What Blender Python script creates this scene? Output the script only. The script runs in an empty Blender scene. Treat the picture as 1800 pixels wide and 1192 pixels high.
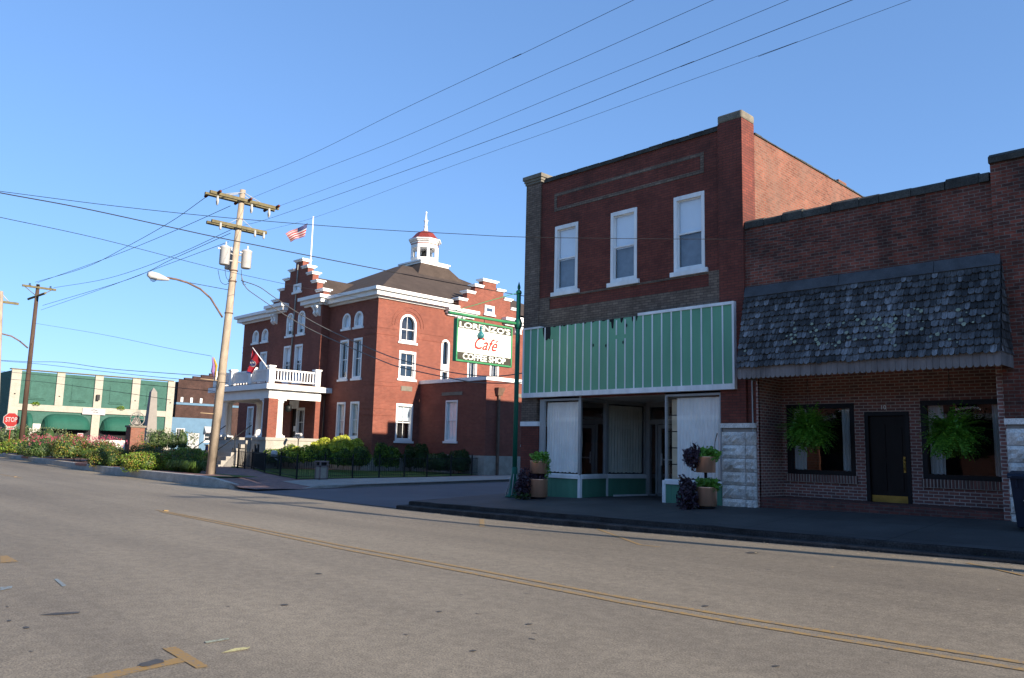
import bpy, bmesh, math, random
from mathutils import Vector, Matrix
random.seed(7)
PI = math.pi
sc = bpy.context.scene
COL = sc.collection

# ------------------------------------------------------------------ camera
FOC, PITCH, ROLL, YAW = 1404.366, 0.139402571, -0.0251661517, -0.797561558
def cam_basis():
    cp, sp = math.cos(PITCH), math.sin(PITCH)
    F = Vector((math.sin(YAW)*cp, math.cos(YAW)*cp, sp))
    R = Vector((math.cos(YAW), -math.sin(YAW), 0)); U = R.cross(F)
    return F, R*math.cos(ROLL)-U*math.sin(ROLL), U*math.cos(ROLL)+R*math.sin(ROLL)
CF, CR, CU = cam_basis()
def ray(x, y): return CF + CR*((x-900)/FOC) - CU*((y-596)/FOC)
def onX(x, y, X): d = ray(x, y); return d*(X/d.x)
def onY(x, y, Y): d = ray(x, y); return d*(Y/d.y)
def onZ(x, y, Z): d = ray(x, y); return d*(Z/d.z)
cam = bpy.data.cameras.new('camera'); camo = bpy.data.objects.new('camera', cam); COL.objects.link(camo)
camo.matrix_world = Matrix(((CR.x, CU.x, -CF.x, 0), (CR.y, CU.y, -CF.y, 0), (CR.z, CU.z, -CF.z, 0), (0, 0, 0, 1)))
cam.sensor_width = 36; cam.lens = 36*FOC/1800; cam.clip_end = 3000; cam.clip_start = .1
sc.camera = camo
sc.render.resolution_x = 1024; sc.render.resolution_y = 678

# ------------------------------------------------------------------ light
TANEL, TANAZ = .33, .10
el = math.atan(TANEL/math.sqrt(1+TANAZ**2))
sund = Vector((1, TANAZ, TANEL)).normalized()          # towards the sun
sl = bpy.data.lights.new('sun', 'SUN'); sl.energy = 5.0; sl.angle = math.radians(.53); sl.color = (1, .86, .70)
so = bpy.data.objects.new('sun', sl); COL.objects.link(so)
so.rotation_euler = sund.to_track_quat('Z', 'Y').to_euler()
w = bpy.data.worlds.new('World'); sc.world = w; w.use_nodes = True
nt = w.node_tree; bg = nt.nodes['Background']; sky = nt.nodes.new('ShaderNodeTexSky')
sky.sky_type = 'NISHITA'; sky.sun_disc = False
sky.sun_elevation = el; sky.sun_rotation = math.atan2(sund.x, sund.y)
sky.altitude = 250; sky.air_density = 1.0; sky.dust_density = .1; sky.ozone_density = 4.0
gm = nt.nodes.new('ShaderNodeGamma'); gm.inputs[1].default_value = .58; nt.links.new(sky.outputs[0], gm.inputs[0])
tn = nt.nodes.new('ShaderNodeMix'); tn.data_type = 'RGBA'; tn.blend_type = 'MULTIPLY'; tn.inputs[0].default_value = 1; tn.inputs[7].default_value = (.71, .97, 1.36, 1)
nt.links.new(gm.outputs[0], tn.inputs[6]); nt.links.new(tn.outputs[2], bg.inputs[0]); bg.inputs[1].default_value = .15
sc.view_settings.view_transform = 'Standard'; sc.view_settings.look = 'None'
sc.view_settings.exposure = 1.08; sc.view_settings.gamma = 1
sc.render.engine = 'CYCLES'

# ------------------------------------------------------------------ materials
def newmat(name):
    m = bpy.data.materials.new(name); m.use_nodes = True
    n = m.node_tree.nodes; return m, n, m.node_tree.links, n['Principled BSDF']
def ramp(n, l, src, stops):
    r = n.new('ShaderNodeValToRGB'); e = r.color_ramp.elements
    while len(e) < len(stops): e.new(.5)
    for i, (p, c) in enumerate(stops): e[i].position = p; e[i].color = (*c, 1) if len(c) == 3 else c
    l.new(src, r.inputs[0]); return r.outputs[0]
def noise(n, l, scale, detail=4, rough=.55, vec=None, sc3=None):
    if vec is None:
        tc = n.new('ShaderNodeTexCoord'); vec = tc.outputs['Object']
    if sc3:
        mp = n.new('ShaderNodeMapping'); mp.inputs['Scale'].default_value = sc3; l.new(vec, mp.inputs[0]); vec = mp.outputs[0]
    t = n.new('ShaderNodeTexNoise'); t.inputs['Scale'].default_value = scale
    t.inputs['Detail'].default_value = detail; t.inputs['Roughness'].default_value = rough
    l.new(vec, t.inputs['Vector']); return t.outputs['Fac']
def mixc(n, l, a, b, f, mode='MIX'):
    m = n.new('ShaderNodeMix'); m.data_type = 'RGBA'; m.blend_type = mode
    for sock, v in ((m.inputs[6], a), (m.inputs[7], b), (m.inputs[0], f)):
        if hasattr(v, 'links'): l.new(v, sock)
        else: sock.default_value = (*v, 1) if isinstance(v, tuple) else v
    return m.outputs[2]
def bump(n, l, b, h, strength=.3, dist=.02):
    bp = n.new('ShaderNodeBump'); bp.inputs['Strength'].default_value = strength; bp.inputs['Distance'].default_value = dist
    l.new(h, bp.inputs['Height']); l.new(bp.outputs[0], b.inputs['Normal'])
def scl(c, k): return tuple(min(1, x*k) for x in c)
def plain(name, col, rough=.7, var=.12, scale=3, metal=0, bs=0, streak=False, fine=0):
    m, n, l, b = newmat(name)
    f = noise(n, l, scale, 5, .6, sc3=(1, 1, .25) if streak else None)
    c = ramp(n, l, f, [(.3, scl(col, 1-var)), (.7, scl(col, 1+var))])
    if fine:
        f2 = noise(n, l, scale*14, 3, .6)
        c = mixc(n, l, c, ramp(n, l, f2, [(.35, (1-fine,)*3), (.65, (1,)*3)]), 1.0, 'MULTIPLY')
        bump(n, l, b, f2, .3, .01)
    l.new(c, b.inputs['Base Color']); b.inputs['Roughness'].default_value = rough; b.inputs['Metallic'].default_value = metal; b.inputs['Specular IOR Level'].default_value = .5 if metal or 'sign' in name else .22
    if bs: bump(n, l, b, noise(n, l, scale*4, 4), bs, .02)
    return m
def brick(name, c1, c2, mortar, ms=.01, w_=.22, h=.075, var=.35, dirt=None, darkb=0, bias=0, sq=1):
    m, n, l, b = newmat(name)
    uv = n.new('ShaderNodeUVMap')
    t = n.new('ShaderNodeTexBrick'); l.new(uv.outputs[0], t.inputs['Vector'])
    t.inputs['Scale'].default_value = 1; t.inputs['Brick Width'].default_value = w_; t.inputs['Row Height'].default_value = h
    t.inputs['Mortar Size'].default_value = ms; t.inputs['Mortar Smooth'].default_value = .2; t.inputs['Bias'].default_value = bias
    t.inputs['Color1'].default_value = (*c1, 1); t.inputs['Color2'].default_value = (*c2, 1); t.inputs['Mortar'].default_value = (*mortar, 1)
    f = noise(n, l, 1.3, 5, .65)
    c = mixc(n, l, t.outputs['Color'], ramp(n, l, f, [(.3, (1-var,)*3), (.7, (1+var*.35,)*3)]), 1.0, 'MULTIPLY')
    f2 = noise(n, l, 6, 3, .6)
    c = mixc(n, l, c, ramp(n, l, f2, [(.35, (1-var*.5,)*3), (.65, (1.0,)*3)]), 1.0, 'MULTIPLY')
    if dirt:
        f3 = noise(n, l, .8, 6, .7, sc3=(1, 1, .4))
        c = mixc(n, l, c, dirt, ramp(n, l, f3, [(.5, (0, 0, 0)), (.72, (.6, .6, .6))]))
    l.new(c, b.inputs['Base Color']); b.inputs['Roughness'].default_value = .9; b.inputs['Specular IOR Level'].default_value = .25
    inv = n.new('ShaderNodeMath'); inv.operation = 'SUBTRACT'; inv.inputs[0].default_value = 1; l.new(t.outputs['Fac'], inv.inputs[1])
    bump(n, l, b, inv.outputs[0], .5, .008)
    return m
def leafmat(name, cols, rough=.55, trans=.25):
    m, n, l, b = newmat(name)
    g = n.new('ShaderNodeNewGeometry')
    st = [(i/(max(1, len(cols)-1)), c) for i, c in enumerate(cols)]
    c = ramp(n, l, g.outputs['Random Per Island'], st)
    f = noise(n, l, 1.6, 3)
    c = mixc(n, l, c, ramp(n, l, f, [(.35, (.6,)*3), (.65, (1.15,)*3)]), 1.0, 'MULTIPLY')
    l.new(c, b.inputs['Base Color']); b.inputs['Roughness'].default_value = rough
    tr = n.new('ShaderNodeBsdfTranslucent'); l.new(c, tr.inputs[0])
    mx = n.new('ShaderNodeMixShader'); mx.inputs[0].default_value = trans
    l.new(b.outputs[0], mx.inputs[1]); l.new(tr.outputs[0], mx.inputs[2]); l.new(mx.outputs[0], n['Material Output'].inputs[0])
    return m
def glassmat(name, tint=(.98, .99, .99), refl=.26):
    m, n, l, b = newmat(name); n.remove(b)
    tr = n.new('ShaderNodeBsdfTransparent'); tr.inputs[0].default_value = (*tint, 1)
    gl = n.new('ShaderNodeBsdfGlossy'); gl.inputs['Roughness'].default_value = .02; gl.inputs[0].default_value = (.95, .97, 1, 1)
    lw = n.new('ShaderNodeLayerWeight'); lw.inputs[0].default_value = .35
    f = n.new('ShaderNodeMath'); f.operation = 'MULTIPLY_ADD'; f.inputs[1].default_value = refl; f.inputs[2].default_value = .06
    l.new(lw.outputs['Facing'], f.inputs[0])
    mx = n.new('ShaderNodeMixShader'); l.new(f.outputs[0], mx.inputs[0]); l.new(tr.outputs[0], mx.inputs[1]); l.new(gl.outputs[0], mx.inputs[2])
    bp = n.new('ShaderNodeBump'); bp.inputs['Strength'].default_value = .06; bp.inputs['Distance'].default_value = .02
    l.new(noise(n, l, 1.2, 2), bp.inputs['Height']); l.new(bp.outputs[0], gl.inputs['Normal'])
    l.new(mx.outputs[0], n['Material Output'].inputs[0]); return m

M = {}
M['court_brick'] = brick('courthouse red brick', (.25, .076, .05), (.185, .054, .038), (.24, .115, .085), .011, var=.2, dirt=(.15, .055, .042))
M['court_sill'] = plain('rock faced limestone', (.38, .36, .31), .9, .2, 2.5, fine=.3)
M['shop_brick'] = brick('oxblood pressed brick', (.22, .062, .045), (.16, .048, .038), (.09, .045, .036), .008, var=.28, dirt=(.035, .022, .02))
M['side_brick'] = brick('orange common brick', (.29, .105, .068), (.17, .06, .04), (.22, .14, .105), .014, var=.3, dirt=(.17, .11, .085))
M['tan_brick'] = brick('tan accent brick', (.25, .19, .145), (.16, .12, .095), (.11, .085, .07), .01, var=.4)
M['old_brick'] = brick('weathered parapet brick', (.27, .075, .05), (.10, .046, .038), (.20, .155, .13), .009, var=.55, dirt=(.03, .025, .025))
M['door_brick'] = brick('storefront brick', (.34, .14, .11), (.19, .10, .09), (.50, .43, .38), .010, var=.25)
M['soldier'] = brick('soldier course brick', (.26, .12, .10), (.15, .09, .08), (.46, .40, .34), .011, w_=.075, h=.3, var=.2)
M['step_brick'] = brick('brick step paving', (.20, .07, .055), (.11, .05, .045), (.13, .10, .09), .01, var=.4)
M['pav_brick'] = brick('brick paving', (.30, .165, .14), (.22, .125, .115), (.24, .20, .18), .012, var=.3)
M['brown_brick'] = brick('brown brick', (.085, .042, .034), (.06, .032, .027), (.06, .045, .038), .01, var=.4)
M['green_paint_brick'] = brick('green painted brick', (.056, .142, .115), (.048, .124, .10), (.045, .112, .09), .008, var=.2)
M['cream_brick'] = brick('cream brick', (.42, .41, .34), (.38, .36, .30), (.32, .30, .25), .008, var=.15)
M['white'] = plain('white painted wood', (.78, .78, .76), .6, .06, 2)
M['white_old'] = plain('weathered white trim', (.78, .80, .80), .65, .14, 3, streak=True)
M['grey_trim'] = plain('grey painted trim', (.38, .40, .40), .6, .12, 2)
M['alum'] = plain('dull aluminium', (.34, .36, .37), .45, .12, 2, metal=.4)
M['fascia'] = plain('faded mint panel', (.15, .375, .24), .6, .14, 1.2, streak=True)
M['bulk'] = plain('mint bulkhead boards', (.09, .25, .17), .6, .14, 2, streak=True)
M['coping'] = plain('mossy stone coping', (.075, .075, .068), .95, .45, 2.5, fine=.5)
M['capstone'] = plain('pale cap stone', (.20, .185, .15), .9, .25, 3, fine=.3)
M['blue_pane'] = plain('reflecting small pane', (.05, .08, .13), .25, .1, 3)
M['rock'] = plain('rock faced grey stone', (.76, .73, .68), .9, .3, 2.2, fine=.35, bs=.6)
M['mortar'] = plain('stone mortar', (.26, .24, .22), .95, .2, 3)
M['blackp'] = plain('black painted timber', (.012, .012, .014), .45, .3, 3)
M['doorb'] = plain('dark stained door', (.012, .009, .008), .5, .35, 3, streak=True)
M['brass'] = plain('dull brass', (.42, .27, .06), .42, .2, 4, metal=.7)
M['curtain'] = plain('white curtain cloth', (.93, .92, .88), .85, .08, 1.5)
M['curtain2'] = plain('beige curtain cloth', (.62, .62, .54), .9, .12, 1.5)
M['shade'] = plain('window blind', (.74, .80, .86), .7, .06, 1)
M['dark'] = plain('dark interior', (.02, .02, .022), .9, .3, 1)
M['darkdoor'] = plain('brown interior cupboard', (.05, .018, .012), .6, .3, 2)
M['glass'] = glassmat('window glass')
M['glassd'] = glassmat('dark window glass', (.72, .76, .78), .5)
M['soffit'] = plain('painted soffit', (.62, .60, .56), .7, .1, 2)
M['copper'] = plain('copper planter metal', (.80, .43, .27), .33, .2, 4, metal=.7, streak=True)
M['polegreen'] = plain('green painted steel', (.008, .105, .07), .4, .15, 2)
M['polepale'] = plain('pale green paint', (.045, .23, .10), .45, .12, 2)
M['signwhite'] = plain('sign face white', (.80, .86, .78), .5, .03, 1)
M['signdark'] = plain('sign dark band', (.028, .027, .018), .5, .05, 1)
M['signred'] = plain('sign red lettering', (.36, .02, .015), .5, .03, 1)
M['signgreen'] = plain('sign green stripe', (.01, .08, .04), .5, .05, 1)
M['signteal'] = plain('teal sign ornament', (.02, .16, .18), .5, .1, 2)
M['bin'] = plain('navy bin plastic', (.012, .018, .035), .5, .15, 3)
M['wood'] = plain('weathered pole wood', (.40, .33, .25), .85, .3, 5, streak=True, fine=.25)
M['wood_dark'] = plain('creosoted pole wood', (.075, .048, .035), .85, .3, 4, streak=True)
M['arm'] = plain('mossy crossarm timber', (.14, .12, .065), .9, .3, 5)
M['galv'] = plain('galvanised metal', (.36, .37, .36), .5, .15, 3)
M['lampw'] = plain('pale lamp housing', (.45, .45, .44), .5, .08, 3)
M['rust'] = plain('rusty lamp arm', (.14, .09, .065), .7, .3, 5)
M['ceramic'] = plain('brown insulator', (.14, .03, .016), .3, .1, 3)
M['cable'] = plain('black cable', (.02, .02, .022), .6, .1, 3)
M['cable_l'] = plain('grey cable', (.16, .155, .145), .6, .1, 3)
M['iron'] = plain('black iron', (.012, .014, .016), .5, .2, 3)
M['shingle'] = plain('brown asphalt shingle', (.08, .06, .048), .95, .18, 1.0, fine=.3)
M['cupola_red'] = plain('red metal dome', (.20, .035, .026), .45, .12, 3)
M['conc'] = plain('pale concrete', (.36, .34, .30), .9, .16, 1.2, fine=.2)
M['kerb_pale'] = plain('pale kerb concrete', (.52, .49, .43), .9, .25, 1.4, fine=.3)
M['curbc'] = plain('stained kerb concrete', (.05, .05, .05), .95, .5, 2.2, fine=.5)
M['obelisk'] = plain('grey granite', (.25, .235, .215), .7, .08, 3, fine=.15)
M['recept'] = plain('brown bin frame', (.22, .17, .16), .7, .1, 3)
M['recept_p'] = plain('tan aggregate panel', (.36, .32, .26), .8, .12, 8)
M['blue_wall'] = plain('pale blue painted block', (.10, .185, .27), .8, .1, 1.5)
M['awn_green'] = plain('green awning cloth', (.014, .085, .058), .7, .1, 2)
M['red'] = plain('stop sign red', (.30, .018, .015), .45, .05, 2)
M['tanbox'] = plain('tan cabinet', (.34, .25, .15), .7, .1, 2)
M['yellow'] = plain('yellow cloth', (.42, .27, .03), .7, .1, 3)
M['purple'] = plain('purple cloth', (.25, .14, .32), .8, .1, 3)
M['flagred'] = plain('flag red', (.30, .018, .03), .7, .08, 2)
M['flagwhite'] = plain('flag white', (.36, .36, .36), .7, .04, 2)
M['flagblue'] = plain('flag blue', (.018, .025, .10), .7, .06, 2)
M['soil'] = plain('mulch', (.06, .04, .03), .95, .3, 4, fine=.4)
M['leaf'] = leafmat('shrub leaves', [(.06, .13, .01), (.15, .26, .02), (.28, .40, .045)])
M['leaf_red'] = leafmat('red tipped shrub leaves', [(.07, .12, .012), (.15, .21, .02), (.27, .29, .04), (.34, .15, .05)])
M['leaf_lime'] = leafmat('lime shrub leaves', [(.38, .46, .03), (.58, .64, .06), (.72, .70, .12)])
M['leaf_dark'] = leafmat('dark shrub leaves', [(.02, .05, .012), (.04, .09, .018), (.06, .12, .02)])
M['leaf_rose'] = leafmat('rose leaves', [(.06, .10, .03), (.11, .17, .05), (.20, .23, .08)])
M['leaf_grey'] = leafmat('grey green leaves', [(.08, .12, .05), (.15, .20, .09), (.24, .28, .14)])
M['petal'] = leafmat('pink petals', [(.55, .06, .13), (.65, .12, .22)], .6, .3)
M['fern'] = leafmat('fern fronds', [(.045, .16, .012), (.12, .32, .025), (.26, .52, .06)], .5, .35)
M['basil'] = leafmat('bright leaves', [(.10, .28, .03), (.22, .46, .07)], .5, .3)
M['purpleleaf'] = leafmat('purple black leaves', [(.035, .018, .035), (.08, .045, .07)], .5, .1)
M['stem'] = plain('plant stem', (.12, .08, .04), .8, .2, 4)

def asphalt():
    m, n, l, b = newmat('asphalt aggregate')
    tc = n.new('ShaderNodeTexCoord'); o = tc.outputs['Object']
    big = noise(n, l, .10, 5, .6, o)
    lane = noise(n, l, .35, 4, .6, o, (.12, 1.3, 1))
    fine = noise(n, l, 60, 3, .7, o); mid = noise(n, l, 9, 5, .75, o)
    c = ramp(n, l, big, [(.35, (.230, .200, .154)), (.65, (.282, .247, .190))])
    c = mixc(n, l, c, ramp(n, l, lane, [(.3, (.74, .735, .735)), (.7, (1.10, 1.09, 1.06))]), 1.0, 'MULTIPLY')
    c = mixc(n, l, c, ramp(n, l, mid, [(.38, (.80, .80, .80)), (.62, (1.06, 1.06, 1.06))]), 1.0, 'MULTIPLY')
    c = mixc(n, l, c, ramp(n, l, fine, [(.36, (.58, .58, .58)), (.5, (.97, .97, .97)), (.66, (1.34, 1.32, 1.26))]), 1.0, 'MULTIPLY')
    v = n.new('ShaderNodeTexVoronoi'); v.inputs['Scale'].default_value = 1.0; l.new(o, v.inputs['Vector'])
    c = mixc(n, l, (.09, .085, .08), c, ramp(n, l, v.outputs['Distance'], [(.028, (0, 0, 0)), (.045, (1, 1, 1))]))
    l.new(c, b.inputs['Base Color']); b.inputs['Roughness'].default_value = .85; b.inputs['Specular IOR Level'].default_value = .3
    bump(n, l, b, fine, .35, .012); return m
M['asphalt'] = asphalt()
def asph2():
    m, n, l, b = newmat('side street asphalt')
    tc = n.new('ShaderNodeTexCoord'); o = tc.outputs['Object']
    c = ramp(n, l, noise(n, l, .35, 5, .65, o), [(.35, (.08, .085, .095)), (.65, (.11, .115, .125))])
    c = mixc(n, l, c, ramp(n, l, noise(n, l, 40, 3, .7, o), [(.35, (.8,)*3), (.65, (1.15,)*3)]), 1.0, 'MULTIPLY')
    l.new(c, b.inputs['Base Color']); b.inputs['Roughness'].default_value = .9; return m
M['asphalt2'] = asph2()
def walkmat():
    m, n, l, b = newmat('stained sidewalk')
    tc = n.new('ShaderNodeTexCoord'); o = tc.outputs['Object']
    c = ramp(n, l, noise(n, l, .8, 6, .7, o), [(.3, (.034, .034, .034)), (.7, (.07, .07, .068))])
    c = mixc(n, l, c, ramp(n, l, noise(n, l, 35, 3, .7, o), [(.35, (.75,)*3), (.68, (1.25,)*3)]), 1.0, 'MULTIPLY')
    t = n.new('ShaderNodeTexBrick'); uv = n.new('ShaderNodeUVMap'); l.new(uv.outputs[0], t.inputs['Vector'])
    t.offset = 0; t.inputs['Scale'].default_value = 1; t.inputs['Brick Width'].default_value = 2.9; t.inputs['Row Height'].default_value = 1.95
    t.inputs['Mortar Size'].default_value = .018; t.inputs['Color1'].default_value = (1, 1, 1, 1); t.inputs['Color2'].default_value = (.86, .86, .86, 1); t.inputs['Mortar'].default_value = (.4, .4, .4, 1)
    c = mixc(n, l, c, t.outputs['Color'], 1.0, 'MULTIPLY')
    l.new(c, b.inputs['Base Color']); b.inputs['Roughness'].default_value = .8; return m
M['walk'] = walkmat()
def paint(name, col, wear):
    m, n, l, b = newmat(name)
    tc = n.new('ShaderNodeTexCoord'); o = tc.outputs['Object']
    f = noise(n, l, 28, 4, .75, o)
    c = mixc(n, l, (.17, .155, .132), col, ramp(n, l, f, [(wear-.08, (0, 0, 0)), (wear+.10, (1, 1, 1))]))
    l.new(c, b.inputs['Base Color']); b.inputs['Roughness'].default_value = .8; return m
M['ypaint'] = paint('worn yellow paint', (.34, .21, .06), .46)
M['ypaint_faint'] = paint('faint yellow paint', (.30, .185, .055), .42)
M['bpaint'] = paint('faded blue paint', (.20, .27, .30), .46)
M['lpaint'] = paint('pale green paint mark', (.34, .38, .27), .47)
M['lypaint'] = paint('pale yellow paint mark', (.55, .50, .22), .42)
M['patch'] = plain('tar patch', (.07, .068, .065), .7, .2, 8)
M['grass'] = plain('lawn', (.065, .13, .025), .95, .3, 1.5, fine=.4)
M['grassblade'] = leafmat('grass blades', [(.06, .12, .015), (.12, .2, .03)])
M['redpaint'] = plain('faded red kerb paint', (.42, .18, .13), .8, .2, 5)
def shakemat():
    m, n, l, b = newmat('weathered cedar shakes')
    g = n.new('ShaderNodeNewGeometry')
    c = ramp(n, l, g.outputs['Random Per Island'], [(0, (.045, .044, .045)), (.4, (.095, .094, .096)), (.8, (.17, .17, .175)), (1, (.29, .29, .30))])
    c = mixc(n, l, c, ramp(n, l, noise(n, l, 9, 4, .6, None, (3, .6, .6)), [(.35, (.45,)*3), (.65, (1.2,)*3)]), 1.0, 'MULTIPLY')
    c = mixc(n, l, c, ramp(n, l, noise(n, l, .9, 3, .6), [(.38, (.5,)*3), (.62, (1.1,)*3)]), 1.0, 'MULTIPLY')
    l.new(c, b.inputs['Base Color']); b.inputs['Roughness'].default_value = .9; return m
M['shake'] = shakemat()
M['shake_b'] = plain('weathered awning board', (.075, .08, .088), .85, .25, 3, fine=.2)
M['skirt'] = plain('scalloped awning skirt', (.20, .18, .175), .9, .35, 4, streak=True)
M['lichen'] = plain('lichen', (.27, .30, .22), .95, .2, 8)

# ------------------------------------------------------------------ mesh helpers
def FY(Yc): return lambda u, v, w: Vector((u, Yc-w, v))        # faces -Y (the street)
def FX(Xc): return lambda u, v, w: Vector((Xc+w, u, v))        # faces +X (the sun)
def FZ(): return lambda u, v, w: Vector((u, v, w))
class MB:
    def __init__(s): s.v = []; s.f = []; s.sm = []
    def poly(s, pts, smooth=False):
        i = len(s.v); s.v += [Vector(p) for p in pts]; s.f.append(tuple(range(i, i+len(pts)))); s.sm.append(smooth); return s
    def hexa(s, p):                      # 8 points: bottom 4, top 4
        i = len(s.v); s.v += [Vector(q) for q in p]
        for f in ((0, 3, 2, 1), (4, 5, 6, 7), (0, 1, 5, 4), (1, 2, 6, 5), (2, 3, 7, 6), (3, 0, 4, 7)):
            s.f.append(tuple(i+k for k in f)); s.sm.append(False)
        return s
    def box(s, x0, x1, y0, y1, z0, z1, rot=0):
        p = [Vector(q) for q in ((x0, y0, z0), (x1, y0, z0), (x1, y1, z0), (x0, y1, z0), (x0, y0, z1), (x1, y0, z1), (x1, y1, z1), (x0, y1, z1))]
        if rot:
            c = Vector(((x0+x1)/2, (y0+y1)/2, 0)); R = Matrix.Rotation(rot, 3, 'Z'); p = [R@(q-c)+c for q in p]
        return s.hexa(p)
    def fbox(s, F, u0, u1, v0, v1, w0, w1):
        return s.hexa([F(u0, v0, w0), F(u1, v0, w0), F(u1, v0, w1), F(u0, v0, w1), F(u0, v1, w0), F(u1, v1, w0), F(u1, v1, w1), F(u0, v1, w1)])
    def bar(s, a, b, r, r2=None, n=6, caps=True, smooth=True):
        return s.tube([a, b], [r, r if r2 is None else r2], n, caps, smooth)
    def tube(s, pts, r, n=6, caps=True, smooth=True):
        pts = [Vector(p) for p in pts]; rs = r if isinstance(r, (list, tuple)) else [r]*len(pts)
        i0 = len(s.v)
        for k, p in enumerate(pts):
            d = (pts[min(k+1, len(pts)-1)]-pts[max(k-1, 0)])
            if d.length < 1e-9: d = Vector((0, 0, 1))
            d.normalize(); a = d.cross(Vector((0, 0, 1)))
            if a.length < 1e-3: a = Vector((1, 0, 0))
            a.normalize(); b = d.cross(a)
            for j in range(n):
                t = 2*PI*j/n; s.v.append(p+(a*math.cos(t)+b*math.sin(t))*rs[k])
        for k in range(len(pts)-1):
            for j in range(n):
                j2 = (j+1) % n; s.f.append((i0+k*n+j, i0+k*n+j2, i0+(k+1)*n+j2, i0+(k+1)*n+j)); s.sm.append(smooth)
        if caps:
            s.f.append(tuple(i0+j for j in range(n))); s.sm.append(False)
            e = i0+(len(pts)-1)*n; s.f.append(tuple(e+j for j in reversed(range(n)))); s.sm.append(False)
        return s
    def lathe(s, c, prof, n=16, smooth=True, caps=True, phase=0):
        c = Vector(c); i0 = len(s.v)
        for r, z in prof:
            for j in range(n):
                t = 2*PI*j/n+phase; s.v.append(c+Vector((r*math.cos(t), r*math.sin(t), z)))
        for k in range(len(prof)-1):
            for j in range(n):
                j2 = (j+1) % n; s.f.append((i0+k*n+j, i0+k*n+j2, i0+(k+1)*n+j2, i0+(k+1)*n+j)); s.sm.append(smooth)
        if caps:
            s.f.append(tuple(i0+j for j in reversed(range(n)))); s.sm.append(False)
            e = i0+(len(prof)-1)*n; s.f.append(tuple(e+j for j in range(n))); s.sm.append(False)
        return s
    def prism(s, F, poly, w0, w1):
        n = len(poly); i = len(s.v)
        s.v += [F(u, v, w0) for u, v in poly]+[F(u, v, w1) for u, v in poly]
        s.f.append(tuple(range(i, i+n))); s.sm.append(False); s.f.append(tuple(range(i+2*n-1, i+n-1, -1))); s.sm.append(False)
        for k in range(n):
            k2 = (k+1) % n; s.f.append((i+k, i+k2, i+n+k2, i+n+k)); s.sm.append(False)
        return s
    def leaf(s, p, size, up=0):
        a = Vector((random.gauss(0, 1), random.gauss(0, 1), random.gauss(0, 1)+up)).normalized()
        b = a.cross(Vector((random.gauss(0, 1), random.gauss(0, 1), random.gauss(0, 1)))).normalized()
        i = len(s.v); L = size*random.uniform(.7, 1.3)
        s.v += [p-a*L, p+b*L*.45, p+a*L, p-b*L*.45]; s.f.append((i, i+1, i+2, i+3)); s.sm.append(False)
        return s
    def build(s, name, mat, parent=None, kind=None, label=None, cat=None, group=None, normals=True):
        off = Vector((0, 0, 0)); q = parent
        while q: off += q.location; q = q.parent
        me = bpy.data.meshes.new(name)
        if parent is None and kind is None and s.v:
            xs = [v.x for v in s.v]; ys = [v.y for v in s.v]; zs = [v.z for v in s.v]
            off = Vector(((min(xs)+max(xs))/2, (min(ys)+max(ys))/2, min(zs)))
        me.from_pydata([tuple(v-off) for v in s.v], [], s.f)
        me.polygons.foreach_set('use_smooth', s.sm)
        if normals and len(s.f) < 20000:
            bm = bmesh.new(); bm.from_mesh(me); bmesh.ops.recalc_face_normals(bm, faces=bm.faces); bm.to_mesh(me); bm.free()
        uv = me.uv_layers.new(name='UVMap'); me.update()
        data = []
        for p in me.polygons:
            nx, ny, nz = abs(p.normal.x), abs(p.normal.y), abs(p.normal.z)
            for li in p.loop_indices:
                co = me.vertices[me.loops[li].vertex_index].co+off
                if nz > .75: data += [co.x, co.y]
                elif nx > ny: data += [co.y, co.z]
                else: data += [co.x, co.z]
        uv.data.foreach_set('uv', data)
        o = bpy.data.objects.new(name, me); COL.objects.link(o)
        me.materials.append(M[mat] if isinstance(mat, str) else mat)
        if parent: o.parent = parent
        else: o.location = off if kind is None else (0, 0, 0)
        if kind: o['kind'] = kind
        if parent is None and kind is not None: pass
        tag(o, label, cat, group); return o
def build_split(mb, name, mat, parent):
    """one object for every group of touching solids in the builder"""
    par = list(range(len(mb.v)))
    def find(i):
        while par[i] != i: par[i] = par[par[i]]; i = par[i]
        return i
    for f in mb.f:
        for a in f[1:]: par[find(a)] = find(f[0])
    comp = {}
    for i in range(len(mb.v)): comp.setdefault(find(i), []).append(i)
    ks = list(comp); bb = {k: [(min(mb.v[i][a] for i in comp[k])-.012, max(mb.v[i][a] for i in comp[k])+.012) for a in range(3)] for k in ks}
    g = {k: k for k in ks}
    def fg(k):
        while g[k] != k: k = g[k]
        return k
    for i, a in enumerate(ks):
        for b in ks[i+1:]:
            if all(bb[a][q][0] <= bb[b][q][1] and bb[b][q][0] <= bb[a][q][1] for q in range(3)): g[fg(a)] = fg(b)
    out = {}
    for fi, f in enumerate(mb.f):
        m_ = out.setdefault(fg(find(f[0])), MB()); m_.poly([mb.v[i] for i in f], mb.sm[fi])
    return [m_.build(name, mat, parent) for m_ in out.values()]
def tag(o, label=None, cat=None, group=None):
    if label: o['label'] = label
    if cat: o['category'] = cat
    if group: o['group'] = group
    return o
def thing(name, loc, label, cat, group=None):
    o = bpy.data.objects.new(name, None); o.empty_display_size = .3; COL.objects.link(o); o.location = loc
    return tag(o, label, cat, group)
def structure(mb, name, mat, label=None): return mb.build(name, mat, None, 'structure', label)

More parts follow.
